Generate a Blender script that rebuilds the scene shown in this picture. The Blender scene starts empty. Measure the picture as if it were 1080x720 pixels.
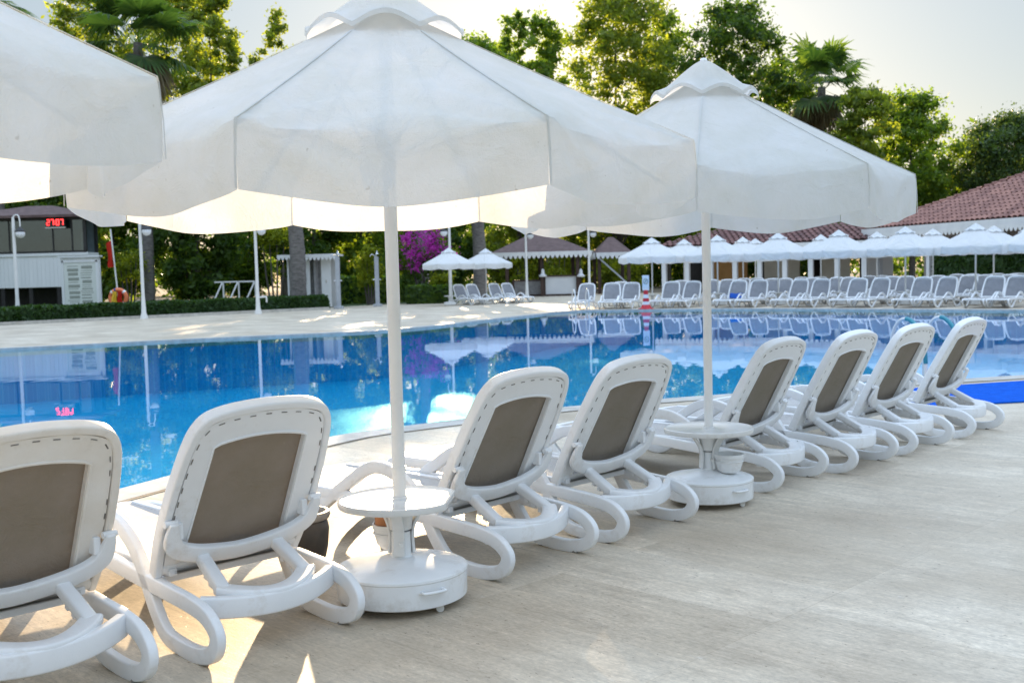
import bpy, math, random
import numpy as np
from mathutils import Vector, Matrix
PI = math.pi
R = math.radians
random.seed(7)
rng = np.random.default_rng(7)
scene = bpy.context.scene
COL = scene.collection

# ------------------------------------------------------------------ camera numbers (used to survey where things stand)
F_PX = 1150.0; PITCH = R(3.578); ROLL = R(-1.459); EYE = 1.5
_cp, _sp, _cr, _sr = math.cos(PITCH), math.sin(PITCH), math.cos(ROLL), math.sin(ROLL)
def ray(px, py):
    a, b = px - 540, py - 360
    x = a * _cr + b * _sr; y = -a * _sr + b * _cr
    return Vector((x / F_PX, _cp - y / F_PX * _sp, -_sp - y / F_PX * _cp))
def gp(px, py, z=0.0):
    d = ray(px, py); t = (z - EYE) / d.z
    return Vector((d.x * t, d.y * t, z))
def at(px, py, Y):
    d = ray(px, py); t = Y / d.y
    return Vector((d.x * t, Y, EYE + d.z * t))
def px_x(px, Y, py=290): return at(px, py, Y).x

# ------------------------------------------------------------------ mesh helper
class MB:
    def __init__(s): s.v = []; s.f = []; s.mi = []
    def add(s, vs, fs, mi=0):
        o = len(s.v); s.v += [tuple(p) for p in vs]
        s.f += [tuple(i + o for i in f) for f in fs]; s.mi += [mi] * len(fs)
    def box(s, c, size, rz=0.0, rot=None, mi=0):
        M = rot if rot is not None else Matrix.Rotation(rz, 3, 'Z')
        hx, hy, hz = size[0] / 2, size[1] / 2, size[2] / 2
        vs = [Vector(c) + M @ Vector((x, y, z)) for z in (-hz, hz) for x, y in ((-hx, -hy), (hx, -hy), (hx, hy), (-hx, hy))]
        s.add(vs, [(3, 2, 1, 0), (4, 5, 6, 7), (0, 1, 5, 4), (1, 2, 6, 5), (2, 3, 7, 6), (3, 0, 4, 7)], mi)
    def bar(s, a, b, w, h=None, mi=0):
        a, b = Vector(a), Vector(b); d = b - a
        q = d.to_track_quat('Z', 'Y').to_matrix()
        s.box((a + b) / 2, (w, h or w, d.length), rot=q, mi=mi)
    def sweep(s, path, w, t, lateral=None, closed=False, rnd=0.35, n=3, mi=0, taper=None):
        """sweep a rounded rectangle (w along lateral, t along normal) along a path"""
        P = [Vector(p) for p in path]; N = len(P)
        sec = []
        r = rnd * min(w, t)
        for cx, cy, a0 in ((w/2-r, t/2-r, 0), (-w/2+r, t/2-r, 90), (-w/2+r, -t/2+r, 180), (w/2-r, -t/2+r, 270)):
            for k in range(n + 1):
                a = R(a0 + 90 * k / n); sec.append((cx + r * math.cos(a), cy + r * math.sin(a)))
        m = len(sec); vs = []
        for i in range(N):
            if closed: T = P[(i + 1) % N] - P[i - 1]
            else: T = P[min(i + 1, N - 1)] - P[max(i - 1, 0)]
            T.normalize()
            L = Vector(lateral) if lateral is not None else Vector((0, 0, 1))
            L = (L - T * L.dot(T)).normalized(); Nn = T.cross(L)
            k = taper[i] if taper else 1.0
            vs += [P[i] + L * a * k + Nn * b * k for a, b in sec]
        fs = []
        for i in range(N if closed else N - 1):
            j = (i + 1) % N
            for k in range(m):
                l = (k + 1) % m
                fs.append((i*m + k, i*m + l, j*m + l, j*m + k))
        if not closed:
            fs.append(tuple(range(m - 1, -1, -1))); fs.append(tuple((N - 1) * m + k for k in range(m)))
        s.add(vs, fs, mi)
    def tube(s, path, r, n=10, closed=False, mi=0, cap=True):
        P = [Vector(p) for p in path]; N = len(P); vs = []
        rr = r if isinstance(r, (list, tuple)) else [r] * N
        ref = Vector((0.31, 0.17, 0.93))
        for i in range(N):
            T = (P[(i+1) % N] - P[i-1]) if closed else (P[min(i+1, N-1)] - P[max(i-1, 0)])
            T.normalize()
            if abs(T.dot(ref)) > 0.98: ref = Vector((0.9, 0.3, 0.1))
            A = (ref - T * ref.dot(T)).normalized(); B = T.cross(A)
            vs += [P[i] + (A * math.cos(2*PI*k/n) + B * math.sin(2*PI*k/n)) * rr[i] for k in range(n)]
        fs = []
        for i in range(N if closed else N - 1):
            j = (i + 1) % N
            fs += [(i*n + k, i*n + (k+1) % n, j*n + (k+1) % n, j*n + k) for k in range(n)]
        if not closed and cap:
            fs.append(tuple(range(n - 1, -1, -1))); fs.append(tuple((N-1)*n + k for k in range(n)))
        s.add(vs, fs, mi)
    def lathe(s, prof, n=24, c=(0, 0, 0), mi=0):
        vs = []; m = len(prof)
        for k in range(n):
            a = 2*PI*k/n
            vs += [(c[0] + r*math.cos(a), c[1] + r*math.sin(a), c[2] + z) for r, z in prof]
        fs = []
        for k in range(n):
            l = (k + 1) % n
            fs += [(k*m + i, l*m + i, l*m + i + 1, k*m + i + 1) for i in range(m - 1)]
        s.add(vs, fs, mi)
    def prism(s, poly, z0, z1, mi=0):
        n = len(poly)
        s.add([(x, y, z0) for x, y in poly] + [(x, y, z1) for x, y in poly],
              [tuple(range(n - 1, -1, -1)), tuple(range(n, 2*n))] + [(i, (i+1) % n, n + (i+1) % n, n + i) for i in range(n)], mi)
    def grid(s, fn, nu, nv, mi=0, closed_u=False):
        vs = [fn(u / nu, v / nv) for v in range(nv + 1) for u in range(nu + (0 if closed_u else 1))]
        W = nu if closed_u else nu + 1
        fs = [(v*W + u, v*W + (u+1) % W, (v+1)*W + (u+1) % W, (v+1)*W + u) for v in range(nv) for u in range(nu)]
        s.add(vs, fs, mi)
    def build(s, name, mats, parent=None, smooth=None, bevel=None, loc=None):
        me = bpy.data.meshes.new(name); me.from_pydata(s.v, [], s.f)
        for m in (mats if isinstance(mats, (list, tuple)) else [mats]): me.materials.append(m)
        if any(s.mi): me.polygons.foreach_set('material_index', s.mi)
        if smooth:
            me.polygons.foreach_set('use_smooth', [True] * len(me.polygons))
            try: me.set_sharp_from_angle(angle=R(smooth if smooth is not True else 40))
            except Exception: pass
        me.update()
        o = bpy.data.objects.new(name, me); COL.objects.link(o)
        if parent is not None: o.parent = parent
        if bevel:
            b = o.modifiers.new('bevel', 'BEVEL'); b.width = bevel; b.segments = 2; b.limit_method = 'ANGLE'
        if loc is not None: o.location = loc
        return o

def catmull(pts, k=6, closed=False):
    P = [Vector(p) for p in pts]; n = len(P); out = []
    for i in range(n if closed else n - 1):
        if closed: a, b, c, d = P[i-1], P[i], P[(i+1) % n], P[(i+2) % n]
        else: a, b, c, d = P[max(i-1, 0)], P[i], P[i+1], P[min(i+2, n-1)]
        for j in range(k):
            t = j / k
            out.append(0.5*((2*b) + (c - a)*t + (2*a - 5*b + 4*c - d)*t*t + (3*b - a - 3*c + d)*t**3))
    if not closed: out.append(P[-1])
    return out

def tag(o, label=None, cat=None, group=None, kind=None):
    if label: o['label'] = label
    if cat: o['category'] = cat
    if group: o['group'] = group
    if kind: o['kind'] = kind
    return o
def thing(name, label, cat, loc=(0, 0, 0), rz=0.0, group=None):
    o = bpy.data.objects.new(name, None); COL.objects.link(o)
    o.location = loc; o.rotation_euler = (0, 0, rz); o.empty_display_size = 0.2
    return tag(o, label, cat, group)
def dup(root, loc, rz=0.0, label=None, group=None, cat=None, skip=(), scale=None, far=False):
    r = root.copy(); COL.objects.link(r); r.location = loc; r.rotation_euler = (0, 0, rz)
    if scale: r.scale = scale
    if label: r['label'] = label
    if group: r['group'] = group
    if cat: r['category'] = cat
    for ch in list(root.children):
        if ch.name.split('.')[0] in skip: continue
        c = ch.copy(); COL.objects.link(c); c.parent = r
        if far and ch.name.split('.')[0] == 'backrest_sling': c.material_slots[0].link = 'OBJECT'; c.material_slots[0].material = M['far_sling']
        for g in list(ch.children):
            if g.name.split('.')[0] in skip: continue
            d = g.copy(); COL.objects.link(d); d.parent = c
    return r

# ------------------------------------------------------------------ materials
def new_mat(name):
    m = bpy.data.materials.new(name); m.use_nodes = True
    nt = m.node_tree; nt.nodes.clear()
    out = nt.nodes.new('ShaderNodeOutputMaterial')
    return m, nt, out
def N(nt, kind, **kw):
    n = nt.nodes.new(kind)
    for k, v in kw.items():
        if k in n.inputs: n.inputs[k].default_value = v
        else: setattr(n, k, v)
    return n
def rgba(c): return (c[0], c[1], c[2], 1.0)
def noisy(name, c1, c2, scale=6.0, rough=0.5, bump=0.0, bscale=40.0, spec=0.5, detail=5.0, stretch=None, rough2=None, dirt=None, coat=0.0, metal=0.0):
    m, nt, out = new_mat(name)
    tc = N(nt, 'ShaderNodeTexCoord'); mp = N(nt, 'ShaderNodeMapping')
    if stretch: mp.inputs['Scale'].default_value = stretch
    nt.links.new(tc.outputs['Object'], mp.inputs['Vector'])
    nz = N(nt, 'ShaderNodeTexNoise', Scale=scale, Detail=detail, Roughness=0.6)
    nt.links.new(mp.outputs[0], nz.inputs['Vector'])
    rp = N(nt, 'ShaderNodeValToRGB')
    rp.color_ramp.elements[0].position = 0.32; rp.color_ramp.elements[0].color = rgba(c1)
    rp.color_ramp.elements[1].position = 0.68; rp.color_ramp.elements[1].color = rgba(c2)
    nt.links.new(nz.outputs['Fac'], rp.inputs['Fac'])
    b = N(nt, 'ShaderNodeBsdfPrincipled', Roughness=rough, Metallic=metal)
    b.inputs['Specular IOR Level'].default_value = spec
    if coat: b.inputs['Coat Weight'].default_value = coat
    col = rp.outputs['Color']
    if dirt:
        n2 = N(nt, 'ShaderNodeTexNoise', Scale=dirt[1], Detail=8.0, Roughness=0.7)
        nt.links.new(tc.outputs['Object'], n2.inputs['Vector'])
        mr = N(nt, 'ShaderNodeMapRange'); mr.inputs['From Min'].default_value = dirt[2]; mr.inputs['From Max'].default_value = dirt[2] + 0.18
        mr.inputs['To Max'].default_value = dirt[3]
        nt.links.new(n2.outputs['Fac'], mr.inputs['Value'])
        mx = N(nt, 'ShaderNodeMix', data_type='RGBA'); nt.links.new(mr.outputs[0], mx.inputs['Factor'])
        nt.links.new(col, mx.inputs['A']); mx.inputs['B'].default_value = rgba(dirt[0]); col = mx.outputs['Result']
    nt.links.new(col, b.inputs['Base Color'])
    if bump:
        n3 = N(nt, 'ShaderNodeTexNoise', Scale=bscale, Detail=4.0)
        nt.links.new(mp.outputs[0], n3.inputs['Vector'])
        bp = N(nt, 'ShaderNodeBump', Strength=bump, Distance=0.02)
        nt.links.new(n3.outputs['Fac'], bp.inputs['Height']); nt.links.new(bp.outputs[0], b.inputs['Normal'])
    nt.links.new(b.outputs[0], out.inputs['Surface'])
    return m

def mat_deck():
    m, nt, out = new_mat('travertine_deck'); L = nt.links.new
    def mul(c, fac, lo, hi, f0=0.0, f1=1.0):
        mr_ = N(nt, 'ShaderNodeMapRange'); mr_.inputs['From Min'].default_value = f0; mr_.inputs['From Max'].default_value = f1
        mr_.inputs['To Min'].default_value = lo; mr_.inputs['To Max'].default_value = hi; L(fac, mr_.inputs['Value'])
        mx_ = N(nt, 'ShaderNodeMix', data_type='RGBA', blend_type='MULTIPLY'); mx_.inputs['Factor'].default_value = 1.0
        L(c, mx_.inputs['A']); L(mr_.outputs[0], mx_.inputs['B']); return mx_.outputs['Result']
    tc = N(nt, 'ShaderNodeTexCoord')
    mp = N(nt, 'ShaderNodeMapping'); mp.inputs['Rotation'].default_value = (0, 0, R(-45.5))
    L(tc.outputs['Object'], mp.inputs['Vector'])            # x' along the row, y' across it
    def st(sx, sy, sc, det, ro, dist=0.0):
        s_ = N(nt, 'ShaderNodeMapping'); s_.inputs['Scale'].default_value = (sx, sy, 1.0); L(mp.outputs[0], s_.inputs['Vector'])
        n_ = N(nt, 'ShaderNodeTexNoise', Scale=sc, Detail=det, Roughness=ro, Distortion=dist); L(s_.outputs[0], n_.inputs['Vector']); return n_.outputs['Fac']
    veins = st(7.0, 1.1, 1.6, 10.0, 0.74, 0.9)      # travertine veins running across the row
    fine = st(58.0, 12.0, 1.4, 7.0, 0.78, 0.5)
    cloud = st(1.0, 1.0, 0.75, 6.0, 0.6)
    grain = st(1.0, 0.6, 60.0, 4.0, 0.75)
    rp = N(nt, 'ShaderNodeValToRGB'); e = rp.color_ramp.elements
    e[0].position = 0.30; e[0].color = (0.54, 0.45, 0.34, 1); e[1].position = 0.72; e[1].color = (0.82, 0.73, 0.59, 1)
    L(cloud, rp.inputs['Fac']); c = rp.outputs[0]
    c = mul(c, veins, 0.68, 1.13, 0.28, 0.72)
    c = mul(c, fine, 0.74, 1.16, 0.30, 0.70)
    c = mul(c, grain, 0.80, 1.14, 0.28, 0.72)
    br = N(nt, 'ShaderNodeTexBrick'); br.offset = 0.37
    br.inputs['Color1'].default_value = (0.84, 0.82, 0.79, 1); br.inputs['Color2'].default_value = (1.06, 1.06, 1.06, 1); br.inputs['Mortar'].default_value = (0.74, 0.71, 0.67, 1)
    br.inputs['Scale'].default_value = 1.0; br.inputs['Mortar Size'].default_value = 0.003; br.inputs['Brick Width'].default_value = 0.6; br.inputs['Row Height'].default_value = 1.2; br.inputs['Mortar Smooth'].default_value = 0.6
    L(mp.outputs[0], br.inputs['Vector'])
    mx = N(nt, 'ShaderNodeMix', data_type='RGBA', blend_type='MULTIPLY'); mx.inputs['Factor'].default_value = 0.8; L(c, mx.inputs['A']); L(br.outputs['Color'], mx.inputs['B']); c = mx.outputs['Result']
    # worn brown stains, pale scuffs, pits
    def over(c, fac, f0, f1, amt, col):
        mr_ = N(nt, 'ShaderNodeMapRange'); mr_.inputs['From Min'].default_value = f0; mr_.inputs['From Max'].default_value = f1; mr_.inputs['To Max'].default_value = amt; L(fac, mr_.inputs['Value'])
        mx_ = N(nt, 'ShaderNodeMix', data_type='RGBA'); L(mr_.outputs[0], mx_.inputs['Factor']); L(c, mx_.inputs['A']); mx_.inputs['B'].default_value = rgba(col); return mx_.outputs['Result'], mr_.outputs[0]
    stain = N(nt, 'ShaderNodeTexNoise', Scale=0.62, Detail=11.0, Roughness=0.74); sv = N(nt, 'ShaderNodeMapping'); sv.inputs['Location'].default_value = (3.1, 1.7, 0); L(tc.outputs['Object'], sv.inputs['Vector']); L(sv.outputs[0], stain.inputs['Vector'])
    c, _ = over(c, stain.outputs['Fac'], 0.45, 0.70, 0.70, (0.40, 0.33, 0.24))
    speck = N(nt, 'ShaderNodeTexNoise', Scale=7.0, Detail=8.0, Roughness=0.8); L(tc.outputs['Object'], speck.inputs['Vector'])
    c, _ = over(c, speck.outputs['Fac'], 0.57, 0.72, 0.6, (0.26, 0.215, 0.16))
    scuff = st(2.0, 0.7, 5.0, 6.0, 0.75)
    c, _ = over(c, scuff, 0.64, 0.72, 0.45, (0.76, 0.745, 0.72))
    pit = st(1.0, 0.45, 46.0, 4.0, 0.66)
    c, pf = over(c, pit, 0.64, 0.69, 0.85, (0.17, 0.135, 0.10))
    b = N(nt, 'ShaderNodeBsdfPrincipled', Roughness=0.5); b.inputs['Specular IOR Level'].default_value = 0.4
    L(c, b.inputs['Base Color'])
    rr = N(nt, 'ShaderNodeMapRange'); rr.inputs['To Min'].default_value = 0.34; rr.inputs['To Max'].default_value = 0.66; L(veins, rr.inputs['Value']); L(rr.outputs[0], b.inputs['Roughness'])
    ad = N(nt, 'ShaderNodeMath', operation='SUBTRACT'); L(veins, ad.inputs[0]); L(pf, ad.inputs[1])
    a2 = N(nt, 'ShaderNodeMath', operation='MULTIPLY_ADD'); L(grain, a2.inputs[0]); a2.inputs[1].default_value = 0.5; L(ad.outputs[0], a2.inputs[2])
    bp = N(nt, 'ShaderNodeBump', Strength=0.25, Distance=0.006); L(a2.outputs[0], bp.inputs['Height']); L(bp.outputs[0], b.inputs['Normal'])
    L(b.outputs[0], out.inputs['Surface'])
    return m

def mat_water():
    m, nt, out = new_mat('pool_water'); L = nt.links.new
    tc = N(nt, 'ShaderNodeTexCoord')
    n1 = N(nt, 'ShaderNodeTexNoise', Scale=2.3, Detail=2.0); L(tc.outputs['Object'], n1.inputs['Vector'])
    n2 = N(nt, 'ShaderNodeTexNoise', Scale=0.5, Detail=1.0); L(tc.outputs['Object'], n2.inputs['Vector'])
    ad = N(nt, 'ShaderNodeMath', operation='MULTIPLY_ADD'); L(n2.outputs['Fac'], ad.inputs[0]); ad.inputs[1].default_value = 2.2; L(n1.outputs['Fac'], ad.inputs[2])
    bp = N(nt, 'ShaderNodeBump', Strength=0.06, Distance=0.012); L(ad.outputs[0], bp.inputs['Height'])
    gi = N(nt, 'ShaderNodeNewGeometry'); io = N(nt, 'ShaderNodeMapRange'); io.inputs['To Min'].default_value = 1.33; io.inputs['To Max'].default_value = 1/1.33; L(gi.outputs['Backfacing'], io.inputs['Value'])
    fr = N(nt, 'ShaderNodeFresnel'); L(io.outputs[0], fr.inputs['IOR']); L(bp.outputs[0], fr.inputs['Normal'])
    tr = N(nt, 'ShaderNodeBsdfTransparent'); tr.inputs['Color'].default_value = (0.55, 0.96, 1.0, 1)
    gl = N(nt, 'ShaderNodeBsdfGlossy', Roughness=0.0); gl.inputs['Color'].default_value = (0.95, 0.97, 1, 1); L(bp.outputs[0], gl.inputs['Normal'])
    mx = N(nt, 'ShaderNodeMixShader'); L(fr.outputs[0], mx.inputs[0]); L(tr.outputs[0], mx.inputs[1]); L(gl.outputs[0], mx.inputs[2])
    L(mx.outputs[0], out.inputs['Surface'])
    return m

def mat_pooltile():
    m, nt, out = new_mat('blue_pool_mosaic'); L = nt.links.new
    tc = N(nt, 'ShaderNodeTexCoord')
    br = N(nt, 'ShaderNodeTexBrick'); br.offset = 0.0
    br.inputs['Color1'].default_value = (0.005, 0.34, 0.68, 1); br.inputs['Color2'].default_value = (0.009, 0.43, 0.76, 1); br.inputs['Mortar'].default_value = (0.10, 0.54, 0.82, 1)
    br.inputs['Scale'].default_value = 1.0; br.inputs['Mortar Size'].default_value = 0.004; br.inputs['Brick Width'].default_value = 0.12; br.inputs['Row Height'].default_value = 0.12
    L(tc.outputs['Object'], br.inputs['Vector'])
    b = N(nt, 'ShaderNodeBsdfPrincipled', Roughness=0.3); L(br.outputs['Color'], b.inputs['Base Color'])
    L(b.outputs[0], out.inputs['Surface'])
    return m

def mat_cloth(name, c, transl=0.42, dirt=0.12, weave=0.0):
    m, nt, out = new_mat(name); L = nt.links.new
    tc = N(nt, 'ShaderNodeTexCoord')
    nz = N(nt, 'ShaderNodeTexNoise', Scale=2.2, Detail=8.0, Roughness=0.65); L(tc.outputs['Object'], nz.inputs['Vector'])
    rp = N(nt, 'ShaderNodeValToRGB'); e = rp.color_ramp.elements
    e[0].position = 0.3; e[0].color = rgba([x * (1 - dirt) for x in c[:2]] + [c[2] * (1 - dirt * 1.5)]); e[1].position = 0.62; e[1].color = rgba(c)
    L(nz.outputs['Fac'], rp.inputs['Fac'])
    # small scattered spots of dirt
    sp = N(nt, 'ShaderNodeTexNoise', Scale=26.0, Detail=2.0); L(tc.outputs['Object'], sp.inputs['Vector'])
    mr = N(nt, 'ShaderNodeMapRange'); mr.inputs['From Min'].default_value = 0.735; mr.inputs['From Max'].default_value = 0.78; mr.inputs['To Max'].default_value = 0.45; L(sp.outputs['Fac'], mr.inputs['Value'])
    mx = N(nt, 'ShaderNodeMix', data_type='RGBA'); L(mr.outputs[0], mx.inputs['Factor']); L(rp.outputs[0], mx.inputs['A']); mx.inputs['B'].default_value = (0.40, 0.36, 0.30, 1)
    wv = N(nt, 'ShaderNodeTexNoise', Scale=240.0, Detail=1.0); L(tc.outputs['Object'], wv.inputs['Vector'])
    cr = N(nt, 'ShaderNodeTexNoise', Scale=6.5, Detail=7.0, Roughness=0.62, Distortion=1.6); L(tc.outputs['Object'], cr.inputs['Vector'])
    ma = N(nt, 'ShaderNodeMath', operation='MULTIPLY_ADD'); L(cr.outputs['Fac'], ma.inputs[0]); ma.inputs[1].default_value = 6.0; L(wv.outputs['Fac'], ma.inputs[2])
    bp = N(nt, 'ShaderNodeBump', Strength=0.40, Distance=0.005); L(ma.outputs[0], bp.inputs['Height'])
    d = N(nt, 'ShaderNodeBsdfDiffuse'); t = N(nt, 'ShaderNodeBsdfTranslucent')
    L(mx.outputs['Result'], d.inputs['Color']); L(mx.outputs['Result'], t.inputs['Color']); L(bp.outputs[0], d.inputs['Normal']); L(bp.outputs[0], t.inputs['Normal'])
    ms = N(nt, 'ShaderNodeMixShader'); ms.inputs[0].default_value = transl
    L(d.outputs[0], ms.inputs[1]); L(t.outputs[0], ms.inputs[2])
    tp = N(nt, 'ShaderNodeBsdfTransparent'); m2 = N(nt, 'ShaderNodeMixShader'); m2.inputs[0].default_value = weave
    L(ms.outputs[0], m2.inputs[1]); L(tp.outputs[0], m2.inputs[2]); L(m2.outputs[0], out.inputs['Surface'])
    return m

def mat_leaf(name, c1, c2, transl=0.45, tcol=None):
    m, nt, out = new_mat(name); L = nt.links.new
    gi = N(nt, 'ShaderNodeNewGeometry')
    tc = N(nt, 'ShaderNodeTexCoord')
    nz = N(nt, 'ShaderNodeTexNoise', Scale=1.3, Detail=3.0); L(tc.outputs['Object'], nz.inputs['Vector'])
    av = N(nt, 'ShaderNodeMath', operation='MULTIPLY_ADD'); L(gi.outputs['Random Per Island'], av.inputs[0]); av.inputs[1].default_value = 0.45
    sb = N(nt, 'ShaderNodeMath', operation='SUBTRACT'); L(nz.outputs['Fac'], sb.inputs[0]); sb.inputs[1].default_value = 0.22
    L(sb.outputs[0], av.inputs[2])
    rp = N(nt, 'ShaderNodeValToRGB'); e = rp.color_ramp.elements
    e[0].position = 0.2; e[0].color = rgba(c1); e[1].position = 0.8; e[1].color = rgba(c2); L(av.outputs[0], rp.inputs['Fac'])
    b = N(nt, 'ShaderNodeBsdfPrincipled', Roughness=0.5); b.inputs['Specular IOR Level'].default_value = 0.3; L(rp.outputs[0], b.inputs['Base Color'])
    t = N(nt, 'ShaderNodeBsdfTranslucent')
    mx = N(nt, 'ShaderNodeMix', data_type='RGBA', blend_type='MULTIPLY'); mx.inputs['Factor'].default_value = 1.0
    L(rp.outputs[0], mx.inputs['A']); mx.inputs['B'].default_value = rgba(tcol or (3.5, 3.1, 0.8)); L(mx.outputs['Result'], t.inputs['Color'])
    ms = N(nt, 'ShaderNodeMixShader'); ms.inputs[0].default_value = transl
    L(b.outputs[0], ms.inputs[1]); L(t.outputs[0], ms.inputs[2]); L(ms.outputs[0], out.inputs['Surface'])
    return m

def mat_glass(name, col=(0.75, 0.85, 0.85), rough=0.02, fac=0.75):
    m, nt, out = new_mat(name); L = nt.links.new
    fr = N(nt, 'ShaderNodeFresnel', IOR=1.5)
    tr = N(nt, 'ShaderNodeBsdfTransparent'); tr.inputs['Color'].default_value = rgba([c * fac for c in col])
    gl = N(nt, 'ShaderNodeBsdfGlossy', Roughness=rough)
    ad = N(nt, 'ShaderNodeMath', operation='ADD', use_clamp=True); L(fr.outputs[0], ad.inputs[0]); ad.inputs[1].default_value = 0.12
    mx = N(nt, 'ShaderNodeMixShader'); L(ad.outputs[0], mx.inputs[0]); L(tr.outputs[0], mx.inputs[1]); L(gl.outputs[0], mx.inputs[2]); L(mx.outputs[0], out.inputs['Surface'])
    return m

def mat_emit(name, c, s):
    m, nt, out = new_mat(name)
    e = N(nt, 'ShaderNodeEmission', Strength=s); e.inputs['Color'].default_value = rgba(c); nt.links.new(e.outputs[0], out.inputs['Surface'])
    return m

def mat_rooftile(name='clay_roof_tile', c1=(0.16, 0.068, 0.054), c2=(0.34, 0.165, 0.125)):
    m, nt, out = new_mat(name); L = nt.links.new
    tc = N(nt, 'ShaderNodeTexCoord')
    nz = N(nt, 'ShaderNodeTexNoise', Scale=3.5, Detail=4.0); L(tc.outputs['Object'], nz.inputs['Vector'])
    gi = N(nt, 'ShaderNodeNewGeometry')
    ad = N(nt, 'ShaderNodeMath', operation='MULTIPLY_ADD'); L(gi.outputs['Random Per Island'], ad.inputs[0]); ad.inputs[1].default_value = 0.5; L(nz.outputs['Fac'], ad.inputs[2])
    rp = N(nt, 'ShaderNodeValToRGB'); e = rp.color_ramp.elements
    e[0].position = 0.35; e[0].color = rgba(c1); e[1].position = 0.95; e[1].color = rgba(c2); L(ad.outputs[0], rp.inputs['Fac'])
    b = N(nt, 'ShaderNodeBsdfPrincipled', Roughness=0.75); L(rp.outputs[0], b.inputs['Base Color']); L(b.outputs[0], out.inputs['Surface'])
    return m

M = {}
M['deck'] = mat_deck()
M['coping'] = noisy('coping_stone', (0.40, 0.38, 0.34), (0.58, 0.55, 0.50), 5, 0.45, 0.15, 60, dirt=((0.30, 0.26, 0.2), 2.0, 0.52, 0.6))
M['water'] = mat_water(); M['tile'] = mat_pooltile()
M['plastic'] = noisy('white_resin', (0.78, 0.79, 0.80), (0.84, 0.85, 0.86), 3, 0.33, 0.05, 160, 0.5, dirt=((0.52, 0.47, 0.40), 7.0, 0.55, 0.45))
M['plastic_old'] = noisy('yellowed_white_resin', (0.74, 0.68, 0.60), (0.83, 0.80, 0.76), 4, 0.36, 0.05, 160, 0.5, dirt=((0.42, 0.36, 0.28), 6.0, 0.56, 0.5))
M['sling'] = mat_cloth('taupe_sling', (0.355, 0.312, 0.272), 0.24, 0.16)
M['far_sling'] = noisy('sky_tinted_sling', (0.20, 0.205, 0.225), (0.25, 0.255, 0.275), 9, 0.5, 0.3, 300, 0.4)  # taupe sling seen from the front, the sky's blue-grey put into its colour
M['seat_sling'] = noisy('grazing_lit_sling', (0.40, 0.38, 0.36), (0.47, 0.45, 0.43), 7, 0.42, 0.35, 400, 0.5)  # paler than the taupe back: grazing light on the seat put into the colour
M['slot'] = noisy('dark_slot', (0.10, 0.095, 0.085), (0.22, 0.20, 0.18), 30, 0.8)
M['slot_brown'] = noisy('brown_drain_slot', (0.10, 0.075, 0.05), (0.24, 0.19, 0.13), 9, 0.8)
M['rubber'] = noisy('grey_rubber', (0.20, 0.19, 0.17), (0.32, 0.30, 0.27), 20, 0.8)
M['cloth'] = mat_cloth('white_parasol_cloth', (0.78, 0.775, 0.755), 0.46, 0.10, 0.045)
M['cloth_far'] = mat_cloth('far_parasol_cloth', (0.80, 0.81, 0.82), 0.30, 0.06)
M['seam'] = noisy('seam_tape', (0.50, 0.50, 0.485), (0.57, 0.57, 0.555), 8, 0.9, spec=0.1)
M['pole'] = noisy('white_painted_metal', (0.74, 0.73, 0.70), (0.80, 0.79, 0.77), 3, 0.38, 0.0, dirt=((0.45, 0.36, 0.26), 9.0, 0.62, 0.5))
M['base'] = noisy('white_enamel', (0.77, 0.78, 0.78), (0.83, 0.84, 0.84), 3, 0.22, 0.04, 30, dirt=((0.48, 0.43, 0.36), 5.0, 0.55, 0.5))
M['tabletop'] = noisy('white_table_plastic', (0.72, 0.72, 0.70), (0.80, 0.80, 0.79), 6, 0.2, 0.03, 60, dirt=((0.42, 0.36, 0.28), 8.0, 0.55, 0.4))
M['terracotta'] = noisy('terracotta', (0.42, 0.17, 0.07), (0.55, 0.25, 0.11), 10, 0.8)
M['darkpot'] = noisy('dark_pot_glaze', (0.035, 0.03, 0.026), (0.07, 0.06, 0.05), 8, 0.45)
M['potrim'] = noisy('grey_pot_rim', (0.22, 0.20, 0.18), (0.32, 0.30, 0.27), 12, 0.5)
M['mat_blue'] = noisy('blue_mat', (0.003, 0.085, 0.50), (0.005, 0.12, 0.62), 9, 0.95, 0.5, 120, 0.1)
M['teal'] = noisy('teal_rail_sleeve', (0.02, 0.20, 0.27), (0.03, 0.28, 0.35), 5, 0.35)
M['steel'] = noisy('polished_steel', (0.55, 0.56, 0.57), (0.65, 0.66, 0.67), 4, 0.22, metal=1.0)
M['bark'] = noisy('bark', (0.05, 0.042, 0.035), (0.15, 0.13, 0.11), 5, 0.9, 0.8, 14, stretch=(1, 1, 0.25))
M['palmbark'] = noisy('palm_bark', (0.09, 0.082, 0.075), (0.22, 0.20, 0.185), 4, 0.9, 0.9, 9, stretch=(1, 1, 3))
M['leaf_dark'] = mat_leaf('dark_leaf', (0.026, 0.062, 0.014), (0.085, 0.145, 0.032), 0.45)
M['leaf_mid'] = mat_leaf('mid_leaf', (0.048, 0.10, 0.018), (0.15, 0.22, 0.04), 0.52)
M['leaf_light'] = mat_leaf('light_leaf', (0.070, 0.115, 0.022), (0.18, 0.225, 0.045), 0.50)
M['leaf_pine'] = mat_leaf('pine_leaf', (0.022, 0.055, 0.018), (0.075, 0.12, 0.035), 0.3)
M['leaf_hedge'] = mat_leaf('hedge_leaf', (0.014, 0.042, 0.010), (0.04, 0.085, 0.02), 0.25)
M['leaf_palm'] = mat_leaf('palm_leaf', (0.03, 0.07, 0.025), (0.085, 0.14, 0.045), 0.4)
M['leaf_dry'] = mat_leaf('dry_palm_leaf', (0.13, 0.10, 0.06), (0.24, 0.19, 0.11), 0.3, (1.3, 1.2, 0.9))
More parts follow.
